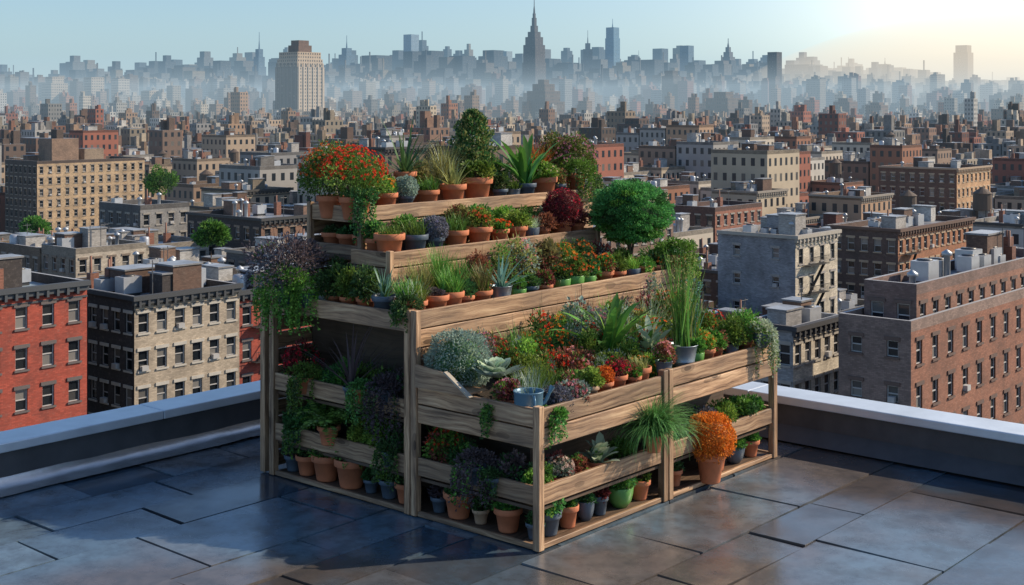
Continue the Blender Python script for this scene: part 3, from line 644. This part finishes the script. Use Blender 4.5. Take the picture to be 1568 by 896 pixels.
def facade(m,face,a0,b0,W,zt,zb,c,tc,fl=3.3,sp=2.3,ww=1.05,wh=1.75,rows=5,fire=False):
    def T(u,d,z): return (a0+u,b0+d,z) if face=='b' else (a0+d,b0+u,z)
    nc=max(1,int(round(W/sp)));s=W/nc
    us=[0]
    for i in range(nc): us+=[s*(i+.5)-ww/2,s*(i+.5)+ww/2]
    us.append(W)
    zs=[zt];
    for r in range(rows):
        t=zt-.75-r*fl
        if t-wh<zb+1: break
        zs+=[t,t-wh]
    zs.append(zb)
    def q(p,mat,cc,uu=None):
        m.add(p,[(0,1,2,3)],mat,False,uu,cc)
    def bx(lst,u0,u1,d0,d1,z0,z1):
        p=T(u0,d0,z0);q_=T(u1,d1,z1);lst[0].append([min(p[i],q_[i]) for i in range(3)]);lst[1].append([max(p[i],q_[i]) for i in range(3)])
    fr=([],[]);st=([],[])
    for j in range(len(zs)-1):
        z1,z0=zs[j],zs[j+1];wr=(j%2==1)
        if not wr:
            q([T(0,0,z0),T(W,0,z0),T(W,0,z1),T(0,0,z1)],1,c,[(0,z0),(W,z0),(W,z1),(0,z1)])
        else:
            for i in range(len(us)-1):
                u0,u1=us[i],us[i+1]
                if i%2==0: q([T(u0,0,z0),T(u1,0,z0),T(u1,0,z1),T(u0,0,z1)],1,c,[(u0,z0),(u1,z0),(u1,z1),(u0,z1)])
                else:
                    d=.22;zm=(z0+z1)/2+R.choice([0,0,.1])
                    for p in ([T(u0,0,z0),T(u0,d,z0),T(u0,d,z1),T(u0,0,z1)],[T(u1,0,z0),T(u1,d,z0),T(u1,d,z1),T(u1,0,z1)],[T(u0,0,z0),T(u1,0,z0),T(u1,d,z0),T(u0,d,z0)],[T(u0,0,z1),T(u1,0,z1),T(u1,d,z1),T(u0,d,z1)]): q(p,1,c)
                    q([T(u0,d,z0),T(u1,d,z0),T(u1,d,zm),T(u0,d,zm)],3,c);q([T(u0,d-.03,zm),T(u1,d-.03,zm),T(u1,d-.03,z1),T(u0,d-.03,z1)],3,c)
                    bx(fr,u0,u1,d-.09,d-.035,zm-.045,zm+.045);bx(fr,u0,u0+.08,d-.09,d-.035,z0,z1);bx(fr,u1-.08,u1,d-.09,d-.035,z0,z1);bx(fr,u0+.08,u1-.08,d-.088,d-.035,z1-.09,z1);bx(fr,u0+.08,u1-.08,d-.088,d-.035,z0,z0+.08)
                    bx(st,u0-.12,u1+.12,-.12,.1,z0-.16,z0);bx(st,u0-.16,u1+.16,-.10,.0,z1,z1+.28)
                    if R.random()<.12: bx(fr,u0+.2,u1-.2,-.3,d-.092,z0+.0,z0+.42)
    if fr[0]: boxes(m,fr[0],fr[1],4,cl=R.choice([(.6,.58,.55),(.55,.53,.5),(.12,.12,.12)]))
    if st[0]: boxes(m,st[0],st[1],4,cl=tc)
    if fire:
        x0,x1=s*.6,s*2.4;fe=([],[])
        for r in range(rows):
            z=zt-.75-wh-r*fl-.2
            if z<zb: break
            bx(fe,x0,x1,-1.1,-.13,z-.06,z);bx(fe,x0,x1,-1.1,-1.06,z+.9,z+.95)
            n=int((x1-x0)/.3)
            for i in range(n+1): bx(fe,x0+i*.3,x0+i*.3+.03,-1.1,-1.07,z,z+.9)
            q([T(x0+.3,-.9,z-fl),T(x0+.35,-.5,z-fl),T(x1-.5,-.5,z),T(x1-.55,-.9,z)],4,(.03,.03,.03))
        boxes(m,fe[0],fe[1],4,cl=(.03,.03,.03))
def building(name,x,y,wa,wb,zt,c,c2=None,trim=(.4,.36,.3),cor=None,rc=(.30,.33,.36),ncl=5,detail=True,sp=2.3,fl=3.3,rows=6,blank_left=False,fire=False,tank=False,local=False):
    a0,b0=(x,y) if local else W2L(x,y)
    OCC.append((a0-2,b0-2,a0+wa+2,b0+wb+2))
    m=M();c2=c2 or c  # c2: left walls and parapet, mostly with shade painted into the colour
    pz=zt-.8
    if detail:
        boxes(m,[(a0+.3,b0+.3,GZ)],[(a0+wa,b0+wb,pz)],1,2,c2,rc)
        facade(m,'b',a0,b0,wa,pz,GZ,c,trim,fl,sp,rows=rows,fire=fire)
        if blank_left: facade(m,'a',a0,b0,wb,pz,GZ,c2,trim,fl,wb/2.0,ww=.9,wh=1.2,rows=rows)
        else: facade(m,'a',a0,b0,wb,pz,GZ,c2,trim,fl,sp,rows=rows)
    else: boxes(m,[(a0,b0,GZ)],[(a0+wa,b0+wb,pz)],0,2,c,rc,win=sp,flr=fl)
    t=.3;e=.004
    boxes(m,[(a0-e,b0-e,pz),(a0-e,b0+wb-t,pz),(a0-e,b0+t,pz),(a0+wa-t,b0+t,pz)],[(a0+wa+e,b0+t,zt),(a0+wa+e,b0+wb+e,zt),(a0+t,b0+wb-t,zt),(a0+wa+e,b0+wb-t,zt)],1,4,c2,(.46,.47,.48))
    if cor:
        boxes(m,[(a0-.4,b0-.55,zt-.35),(a0-.2,b0-.35,zt-.75)],[(a0+wa+.05,b0-.006,zt+.06),(a0+wa,b0-.007,zt-.355)],4,cl=cor)
        k=int(wa/.9);boxes(m,[(a0+i*.9+.2,b0-.5,zt-.95) for i in range(k)],[(a0+i*.9+.42,b0-.008,zt-.358) for i in range(k)],4,cl=cor)
        boxes(m,[(a0-.004,b0-.1,zt-1.35)],[(a0+wa,b0-.009,zt-1.2)],4,cl=cor)
        boxes(m,[(a0-.3,b0,zt-.35)],[(a0-.007,b0+wb,zt+.05)],4,cl=cor)
    if ncl: clutter(m,(a0,b0),(a0+wa,b0+wb),pz,ncl,c2)
    if tank: watertank(m,a0+wa*.6,b0+wb*.55,pz)
    return m.obj(name,CM,F)
RED=(.46,.09,.055);TAN=(.55,.45,.33);BRN=(.28,.155,.10);CRE=(.78,.68,.52);DK=(.06,.05,.047)  # DK: left walls, their shade painted in as near black
building('red_brick_building',-44.7,99.4,14,16,-11.9,RED,DK,(.16,.13,.12),(.07,.08,.09),(.40,.52,.60),ncl=8)
building('tan_stone_building',-33.0,115,11.3,15,-14.0,TAN,DK,(.62,.57,.48),(.06,.065,.07),(.32,.39,.44),ncl=17,sp=1.9)
a,b=W2L(-33.0,115)
building('red_brick_building',a+11.5,b+.5,15,15,-14.8,RED,DK,(.16,.13,.12),(.06,.065,.07),(.32,.36,.4),ncl=17,local=True,fire=True)
building('grey_loft_building',-59.3,210,9.3,12,-13.3,(.34,.33,.31),(.13,.125,.12),rc=(.45,.48,.50),ncl=5)
building('brownstone_building',-36.2,190,14,18,-13.7,BRN,DK,(.3,.22,.16),(.05,.05,.05),(.3,.31,.32),ncl=10)
building('apartment_block',-126.3,350,33,17,-12.3,(.66,.47,.28),(.11,.08,.065),ncl=5,sp=2.6,fl=3.0,rows=10,trim=(.4,.32,.24))
m=M();a,b=W2L(-126.3,350);bulk(m,(a+6,b+3,-13),(a+14,b+10,-6.5),(.34,.22,.15),(.2,.2,.2));bulk(m,(a+8,b+4,-6.5),(a+10,b+7,-4),(.13,.09,.07),(.2,.2,.2));bulk(m,(a+17,b+5,-13),(a+23,b+10,-9.5),(.35,.26,.18),(.2,.2,.2));m.obj('elevator_bulkhead',CM,F)
building('white_painted_building',32.3,150,10.2,10.3,-12.2,CRE,(.36,.36,.37),(.42,.38,.34),(.5,.45,.37),(.28,.34,.39),ncl=10,blank_left=True,fire=True)
building('ornate_brick_building',52.8,180,26,10,-14.3,(.46,.2,.10),(.15,.095,.075),(.55,.4,.26),(.16,.09,.06),(.3,.3,.3),ncl=12,sp=2.0,fire=True)
building('brick_apartment_building',101.4,300,20,19,-11.8,(.72,.43,.23),(.20,.105,.07),ncl=4,sp=2.4,trim=(.6,.46,.3),cor=(.5,.36,.24))
building('brown_brick_building',28.8,95,34,5.7,-12.85,(.36,.16,.10),(.34,.235,.19),(.17,.105,.08),rc=(.30,.31,.33),ncl=0,sp=2.9,blank_left=True)
a,b=W2L(28.8,95)
building('brick_penthouse_building',a+3.2,b+1.0,30,4.2,-10.6,(.36,.18,.12),(.26,.17,.14),(.17,.11,.085),rc=(.36,.37,.39),ncl=16,local=True)
building('white_cornice_building',23.5,110,8.6,5,-15.8,(.78,.69,.55),(.38,.37,.36),(.5,.45,.38),(.05,.05,.055),(.36,.42,.47),ncl=8,sp=1.7)
building('brick_warehouse',35.5,230,16,9.5,-15.2,(.40,.17,.11),(.13,.07,.055),rc=(.26,.26,.28),ncl=6)
building('brick_loft_building',12,190,20,18,-15,(.28,.18,.13),(.14,.11,.09),ncl=8,tank=True)
WC=[(.36,.16,.09),(.26,.15,.10),(.48,.36,.25),(.56,.46,.33),(.18,.12,.09),(.40,.38,.35),(.5,.32,.2),(.34,.23,.16),(.38,.13,.08),(.62,.54,.43),(.30,.29,.28),(.66,.62,.55)]
def free(a0,b0,a1,b1):
    for o in OCC:
        if a0<o[2] and a1>o[0] and b0<o[3] and b1>o[1]: return False
    return True
cnt=0
a=30
ia=0
while a<560:
    la=R.uniform(9,15);b=-420;ib=0
    while b<560:
        lb=R.uniform(9,15)
        X,Y=L2W(a+la/2,b+lb/2)
        if 125<Y<470 and abs(X)<.50*Y and free(a,b,a+la-.5,b+lb-.5):
            zt=R.gauss(-20,2.8) if Y<230 else R.gauss(-18,4.6)
            if Y<160: zt=min(zt,-19)
            elif Y<240: zt=min(zt,-16)
            elif R.random()<.06: zt=R.uniform(-11,-4)
            zt=min(zt,-4)
            if X/Y<-.25 and 200<Y<362: zt=min(zt,2.8-.106*Y)
            if X/Y>.26 and 190<Y<320: zt=min(zt,2.8-.088*Y)
            if X/Y>.13 and 100<Y<182: zt=min(zt,2.8-.15*Y)
            c=R.choice(WC);c2=tuple(x*.5 for x in c)  # left wall is a halved copy, shade put into its colour
            building('apartment_building',a,b,la-.5,lb-.5,max(zt,-36),c,c2,trim=R.choice([(.45,.4,.33),(.26,.2,.15),(.14,.12,.1)]),cor=R.choice([None,(.07,.065,.06),(.36,.31,.25)]) if Y<300 else None,
               rc=R.choice([(.40,.44,.48),(.26,.28,.30),(.10,.10,.11),(.48,.50,.52)]),ncl=10 if Y<300 else 7,detail=Y<215,local=True,rows=4,tank=R.random()<.06,fire=R.random()<.15)
            OCC.pop();cnt+=1
        b+=lb;ib+=1
        if ib%6==0: b+=9
    a+=la;ia+=1
    if ia%4==0: a+=9
print('infill',cnt)
la,lb=13.,14.5
A,B=np.meshgrid(np.arange(200,4600,la),np.arange(-2900,3400,lb));A=A.ravel();B=B.ravel()
A=A+np.floor(A/52)*5;B=B+np.floor(B/87)*7
A=A+N.uniform(-1,1,len(A));B=B+N.uniform(-1,1,len(B))
X=OX+A*ca-B*sa;Y=OY+A*sa+B*ca
ok=(Y>470)&(Y<3600)&(np.abs(X)<.47*Y)&(N.uniform(0,1,len(A))>np.clip((Y-900)/2600,0,.68))
A,B,X,Y=A[ok],B[ok],X[ok],Y[ok];n=len(A)
zt=N.normal(-19,5.5,n)+np.clip((Y-600)/2500,0,1)*4
tall=N.uniform(0,1,n)<(.02+.11*np.clip((Y-900)/1500,0,1));zt[tall]+=N.uniform(6,26,tall.sum())*np.clip(Y[tall]/1500,.5,1.8)
far=tall&(Y>1900);zt[far]+=N.uniform(0,38,far.sum())*Y[far]/2600
zt=np.minimum(zt,2.8+.032*Y*np.clip((Y-400)/2600,.1,1))
w=N.uniform(6,12.8,n);d=N.uniform(7,14.2,n);w[far]*=1.6;d[far]*=1.6
pal=np.array(WC);c=pal[N.randint(0,len(WC),n)]*N.uniform(.45,1.15,(n,1))
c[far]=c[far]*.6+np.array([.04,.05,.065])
rp=np.array([(.38,.41,.45),(.12,.12,.13),(.44,.44,.44),(.2,.17,.15)]);rc=rp[N.randint(0,4,n)]
m=M()
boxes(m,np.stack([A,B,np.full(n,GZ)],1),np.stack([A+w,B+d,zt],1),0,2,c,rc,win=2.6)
for rep in range(4):
    s=N.uniform(0,1,n)<(.8 if rep==0 else .5);k=s.sum()
    aa=A[s]+w[s]*N.uniform(.05,.6,k);bb_=B[s]+d[s]*N.uniform(.05,.6,k)
    boxes(m,np.stack([aa,bb_,zt[s]-.01],1),np.stack([aa+w[s]*N.uniform(.12,.35,k),bb_+d[s]*N.uniform(.12,.35,k),zt[s]+N.uniform(1.5,6,k)],1),1,2,c[s]*N.uniform(.6,1.3,(k,1)),rc[s])
m.obj('distant_city_buildings',CM,F)
# ---------------------------------------------------------------- skyline
def tower(name,x,y,w,tiers,c,spire=None,win=3.5,flr=4.0,dp=1.0):
    a,b=W2L(x,y);m=M()
    z0=GZ
    for (s,z) in tiers:
        h=w*s/2;boxes(m,[(a-h,b-h*dp,z0)],[(a+h,b+h*dp,z)],0,2,c,tuple(k*.8 for k in c),win=win,flr=flr);z0=z
    if spire:
        r=spire[1] if isinstance(spire,tuple) else w*.08;zz=spire[0] if isinstance(spire,tuple) else spire
        lathe(m,a,b,z0-.01,[(r,0),(r*.8,(zz-z0)*.25),(r*.4,(zz-z0)*.5),(r*.3,(zz-z0)),(.01,zz-z0)],10,4,False,cl=c)
    return m.obj(name,CM,F)
DB=(.04,.068,.105);WB=(.28,.23,.17);GL=(.11,.20,.29)
tower('art_deco_skyscraper',50.6,3000,36,[(1.55,0),(1.3,34),(1.06,98),(.98,138),(.8,156),(.58,168),(.34,182),(.22,200),(.14,210)],(.09,.08,.09),(245,2.4),win=3.2)
a,b=W2L(-212,1300);m=M()
for (s0,s1,z0,z1) in [(0,0,GZ,40),(1.2,1.2,40,48),(2.5,2.5,48,55)]: boxes(m,[(a+s0,b+s1,z0)],[(a+35-s0,b+34-s1,z1)],0,2,(.58,.45,.32),(.3,.3,.3),win=3.0,flr=3.4)
boxes(m,[(a+9,b+9,55),(a+11,b+11,62)],[(a+26,b+25,62),(a+24,b+23,67)],1,2,(.22,.13,.09),(.2,.2,.2))
for i in range(6): boxes(m,[(a+1+i*6.2,b-.8,GZ)],[(a+2.4+i*6.2,b-.01,44)],4,cl=(.65,.52,.38));boxes(m,[(a-.8,b+1+i*5.9,GZ)],[(a-.41,b+2.4+i*5.9,44)],4,cl=(.16,.13,.11))  # left piers are a darker copy, shade put into the colour
boxes(m,[(a-.4,b-.005,GZ)],[(a-.02,b+34,40)],0,cl=(.10,.08,.07),win=3.,flr=3.4)  # dark sheet over the left face, its shade painted as colour
boxes(m,[(a-6,b-8,GZ),(a+8,b-14,GZ)],[(a-.9,b+30,-2),(a+45,b-.9,-4)],0,2,(.42,.33,.24),(.3,.3,.3),win=3.,flr=3.4)
m.obj('masonry_apartment_tower',CM,F)
for (x,y,w,tt,c,sp,win,nm) in [
 (-774,4030,30,[(1.2,60),(1,118),(.8,148),(.55,172)],GL,(224,2.4),3.5,'glass_skyscraper'),
 (-998,4030,52,[(1,122)],DB,None,3.5,'office_tower'),(-925,4200,40,[(1,138)],DB,None,3.5,'office_tower'),
 (-860,3900,46,[(1,90),(.8,132)],DB,None,3.5,'office_tower'),(-1150,4030,46,[(1,108)],DB,None,3.5,'office_tower'),(-1330,4030,36,[(1,108)],DB,None,3.5,'office_tower'),(-1500,3900,26,[(1,100)],DB,None,3.5,'office_tower'),
 (-690,3900,46,[(1,128)],DB,None,3.5,'office_tower'),
 (-506,4030,44,[(1,125),(.8,155),(.5,175)],GL,(214,2.4),3.5,'glass_skyscraper'),(-414,4030,66,[(1,152)],DB,None,3.5,'office_tower'),
 (-314,4100,34,[(1,220)],(.28,.40,.50),None,4,'glass_skyscraper'),(-248,4030,70,[(1,144),(.8,166)],DB,None,3.5,'office_tower'),
 (-148,3900,64,[(1,118),(.85,146)],DB,None,3.5,'office_tower'),(-58,4030,64,[(1,150),(.7,168)],DB,None,3.5,'office_tower'),(-20,4500,30,[(1,184)],(.34,.42,.46),None,3.5,'glass_skyscraper'),
 (110,4030,56,[(1,142)],DB,None,3.5,'office_tower'),(168,4030,54,[(1,130)],DB,None,3.5,'office_tower'),
 (232,4030,28,[(1.5,60),(1,140),(.75,172),(.4,190)],(.16,.17,.19),(230,2),3.5,'art_deco_skyscraper'),
 (308,4030,36,[(1.0,130),(.9,205),(.8,238)],(.15,.30,.43),(265,2),4,'glass_skyscraper'),
 (388,4030,64,[(1,138)],DB,(168,1.5),3.5,'office_tower'),(470,4030,54,[(1,130)],DB,None,3.5,'office_tower'),(558,4200,32,[(1,190)],GL,None,4,'glass_skyscraper'),
 (662,4030,30,[(1.5,70),(1.2,118),(1,148),(.7,163),(.4,178)],(.16,.17,.19),(205,3.5),3.5,'art_deco_skyscraper'),(750,4030,50,[(1,118)],DB,None,3.5,'office_tower'),
 (892,4030,82,[(1,124)],DB,None,3.5,'office_tower'),(1142,4030,46,[(1.2,60),(1,104),(.6,126)],WB,(146,2),3.5,'office_tower'),(1030,4030,28,[(1.3,60),(1,118)],WB,(148,2),3.5,'office_tower'),
 (1238,3800,46,[(1,70)],WB,None,3.5,'office_tower'),(1372,4000,44,[(1,160),(.8,182)],WB,None,3.5,'office_tower'),(1500,3900,40,[(1,70)],WB,None,3.5,'office_tower'),
 (479,2400,19,[(1,98)],(.06,.055,.065),None,3.2,'dark_slab_tower'),(242,2000,21,[(1,46),(.7,54)],(.06,.055,.065),None,3.2,'dark_slab_tower'),
 (241,1500,32,[(1.1,-2),(.9,10),(.5,17)],(.13,.085,.065),None,3,'stepped_brick_tower'),(36,1500,30,[(1.15,6),(.9,18),(.6,26),(.3,31)],(.12,.085,.07),None,3,'stepped_brick_tower'),
 (380,1500,20,[(1,6),(.6,10)],(.19,.12,.10),None,3,'stepped_brick_tower'),(402,1450,18,[(1,2),(.6,5)],(.20,.13,.10),None,3,'stepped_brick_tower'),
 (-700,2015,28,[(1,35),(.7,45)],(.46,.37,.28),None,3,'apartment_tower'),(-640,2015,22,[(1,44)],(.46,.37,.28),None,3,'apartment_tower'),(-740,2100,22,[(1,38)],(.40,.33,.26),None,3,'apartment_tower'),(-520,1900,22,[(1,22)],(.44,.35,.25),None,3,'apartment_tower'),
 (-610,2050,20,[(1,42)],(.46,.4,.33),None,3,'apartment_tower'),(-545,2000,22,[(1,24)],(.5,.42,.33),None,3,'apartment_tower'),(-410,1900,20,[(1,5)],(.5,.42,.33),None,3,'apartment_tower'),
 (57,600,13,[(1,-6),(.6,-3.5)],(.12,.08,.065),None,3,'dark_brick_building'),(64,590,9,[(1,-9)],(.12,.08,.065),None,3,'dark_brick_building')]:
    tower(nm,x,y,w,tt,c,sp,win=win)
prof=[(-1600,90),(-1450,76),(-1370,104),(-1250,104),(-1170,94),(-1030,118),(-930,122),(-770,132),(-650,122),(-530,132),(-450,136),(-370,138),(-270,150),(-170,142),(-50,138),(30,134),(150,136),(270,132),(390,136),(530,120),(630,122),(730,114),(890,118),(1030,114),(1150,104),(1270,84),(1430,74),(1600,68)]
px=[p[0] for p in prof];pz=[p[1] for p in prof]
m=M();lo=[];hi=[];cc=[]
for y0,f,stp in [(5400,1.28,34),(4700,1.16,32),(4000,1.03,32),(3600,.86,30),(3200,.6,30),(2800,.42,34)]:
    x=-1750.
    while x<1750:
        hgt=np.interp(x,px,pz);k=y0/4030
        z=max(8,hgt*f*k*R.uniform(.6,1.0)*(1.12 if R.random()<.12 else 1));w=R.uniform(22,52)*(.8 if y0<3500 else 1);a,b=W2L(x*k,y0+R.uniform(-150,150))
        c=R.choice([DB,DB,DB,(.07,.10,.14),(.14,.13,.13),WB,(.18,.19,.20)]) if x<900 else R.choice([WB,(.2,.17,.15),DB])
        lo.append((a-w/2,b-w/2,GZ));hi.append((a+w/2,b+w/2,z));cc.append(c)
        if R.random()<.5:
            q=R.uniform(.45,.75);z2=z+R.uniform(6,24);lo.append((a-w/2*q,b-w/2*q,z));hi.append((a+w/2*q,b+w/2*q,z2));cc.append(c)
            if R.random()<.25: lo.append((a-1.5,b-1.5,z2));hi.append((a+1.5,b+1.5,z2+R.uniform(15,40)));cc.append(c)
        x+=stp*R.uniform(.7,1.35)
boxes(m,lo,hi,0,2,np.array(cc),np.array(cc)*.8,win=3.5,flr=4)
m.obj('distant_skyline',CM,F)
m=M();boxes(m,[(-10,-9.2,GZ)],[(3.72,3.97,-.61)],0,2,(.25,.12,.08),(.1,.1,.1),win=2.6);m.obj('rooftop_building',CM,F)
m=M();m.add([(-40000,-5000,GZ),(40000,-5000,GZ),(40000,60000,GZ),(-40000,60000,GZ)],[(0,1,2,3)],0);m.obj('ground',[simple('asphalt',(.06,.06,.062),.85,ns=.02)])
m=M();xs=np.linspace(-9000,9000,120);h=60+60*np.sin(xs/900)+40*np.sin(xs/370+1)+np.clip((-xs-2500)/30,0,90)
V=[(x,11000,GZ) for x in xs]+[(x,11800,max(GZ+20,hh)) for x,hh in zip(xs,h)]+[(x,12800,GZ) for x in xs];k=len(xs)
m.add(V,[(j*k+i,j*k+i+1,(j+1)*k+i+1,(j+1)*k+i) for j in range(2) for i in range(k-1)],0,True);m.obj('hills',[simple('hill_green',(.06,.08,.05),.9,ns=.01)])
def tree(x,y,ztop,h,cr):
    m=M();base=ztop-h
    tube(m,[(0,0,0),(.1,.1,h*.3),(0,.2,h*.6),(0,0,h*.85)],[.35,.3,.2,.08],8,0)
    for i in range(9):
        t=R.uniform(.4,.75);aa=R.uniform(0,6.28);tube(m,[(0,.1,h*t),(cr*.4*math.cos(aa),cr*.4*math.sin(aa),h*t+cr*.3),(cr*.75*math.cos(aa),cr*.75*math.sin(aa),h*t+cr*.55)],[.12,.08,.03],5,0)
    clump(m,(0,0,h-cr*.9),(cr,cr,cr*.95),2600,.42,1,K=34,tight=.2);clump(m,(0,0,h-cr*.9),(cr,cr,cr*.95),900,.42,2,K=16,tight=.2)
    m.obj('street_tree',[BARK,LC['g'],LC['d']],Matrix.Translation((x,y,base)))
tree(-68,255,-9.6,30,3.3);tree(-40,175,-12.6,27,2.2);tree(-30.5,165,-15,25,1.6);tree(-84,232,-17,23,2.5);tree(46,200,-17,23,2.5)

# ---------------------------------------------------------------- haze: volumes that absorb and glow in a set haze colour
def hazemat(name,C,sig):
    mt=bpy.data.materials.new(name);mt.use_nodes=True;nt=mt.node_tree;nt.nodes.clear();out=nt.nodes.new('ShaderNodeOutputMaterial')
    ab=nt.nodes.new('ShaderNodeVolumeAbsorption');ab.inputs['Color'].default_value=(0,0,0,1);ab.inputs['Density'].default_value=sig
    em=nt.nodes.new('ShaderNodeEmission');em.inputs['Color'].default_value=(*C,1);em.inputs['Strength'].default_value=sig  # scattered light put in as a fixed emitted colour
    ad=nt.nodes.new('ShaderNodeAddShader');nt.links.new(ab.outputs[0],ad.inputs[0]);nt.links.new(em.outputs[0],ad.inputs[1]);nt.links.new(ad.outputs[0],out.inputs['Volume'])
    return mt
m=M();boxes(m,[(-9000,150,-39)],[(9000,10000,330)],0);m.obj('atmospheric_haze',[hazemat('blue_haze',(.38,.60,.77),.000075)])
m=M();boxes(m,[(-8500,900,-38.5)],[(8500,9500,38)],0);m.obj('low_mist',[hazemat('low_mist',(.58,.73,.82),.00036)])
m=M();lathe(m,0,0,0,[(.001,-1)]+[(math.cos(t),math.sin(t)) for t in np.linspace(-1.5,1.5,48)]+[(.001,1)],128,0)
ob=m.obj('warm_glow_haze',[hazemat('warm_glow_haze',(1.1,.88,.62),.00042)]);ob.location=(2350,3100,-60);ob.scale=(1850,2650,420)  # added ellipsoid that emits the warm glow itself, not lit by the sun

# ---------------------------------------------------------------- light, world, camera
el=math.radians(34);hx,hy=.975,.222
ts=Vector((hx*math.cos(el),hy*math.cos(el),math.sin(el)))
sd=bpy.data.lights.new('sun','SUN');sd.energy=5.0;sd.angle=math.radians(.5);sd.color=(1,.84,.64)
so=bpy.data.objects.new('sun',sd);col.objects.link(so);so.rotation_euler=ts.to_track_quat('Z','Y').to_euler()
w=bpy.data.worlds.new('World');scene.world=w;w.use_nodes=True;nt=w.node_tree;nt.nodes.clear()
sk=nt.nodes.new('ShaderNodeTexSky');sk.sky_type='NISHITA';sk.sun_disc=False;sk.sun_elevation=el;sk.sun_rotation=math.atan2(hx,hy)
sk.air_density=1.0;sk.dust_density=.7;sk.ozone_density=2.5
gn=nt.nodes.new('ShaderNodeTexCoord').outputs['Generated']
dp=nt.nodes.new('ShaderNodeVectorMath');dp.operation='DOT_PRODUCT';nt.links.new(gn,dp.inputs[0]);gd=Vector((.43,.90,.05)).normalized();dp.inputs[1].default_value=gd
mx0=math_(nt,'MAXIMUM',dp.outputs['Value'],0.0)
g1=math_(nt,'MULTIPLY',math_(nt,'POWER',mx0,70.0),11.0);g2=math_(nt,'MULTIPLY',math_(nt,'POWER',mx0,16.0),2.2)
gs=math_(nt,'ADD',g1,g2)
tint=mixc(nt,1.0,sk.outputs[0],(.88,.98,1.08),'MULTIPLY')
gc=mixc(nt,1.0,(1.0,.84,.60),gs,'MULTIPLY')
sm=mixc(nt,1.0,tint,gc,'ADD')
bg=nt.nodes.new('ShaderNodeBackground');bg.inputs[1].default_value=.135;wo=nt.nodes.new('ShaderNodeOutputWorld')
nt.links.new(sm,bg.inputs[0]);nt.links.new(bg.outputs[0],wo.inputs[0])
cd=bpy.data.cameras.new('camera');cd.sensor_width=36;cd.lens=46.27;cd.shift_y=-.1837;cd.clip_end=100000;cd.clip_start=.1
co=bpy.data.objects.new('camera',cd);col.objects.link(co);co.location=(0,0,2.8);co.rotation_euler=(math.radians(90),0,0)
scene.camera=co
scene.view_settings.view_transform='Standard';scene.view_settings.look='None';scene.view_settings.exposure=0
print('plants',CNT[0])
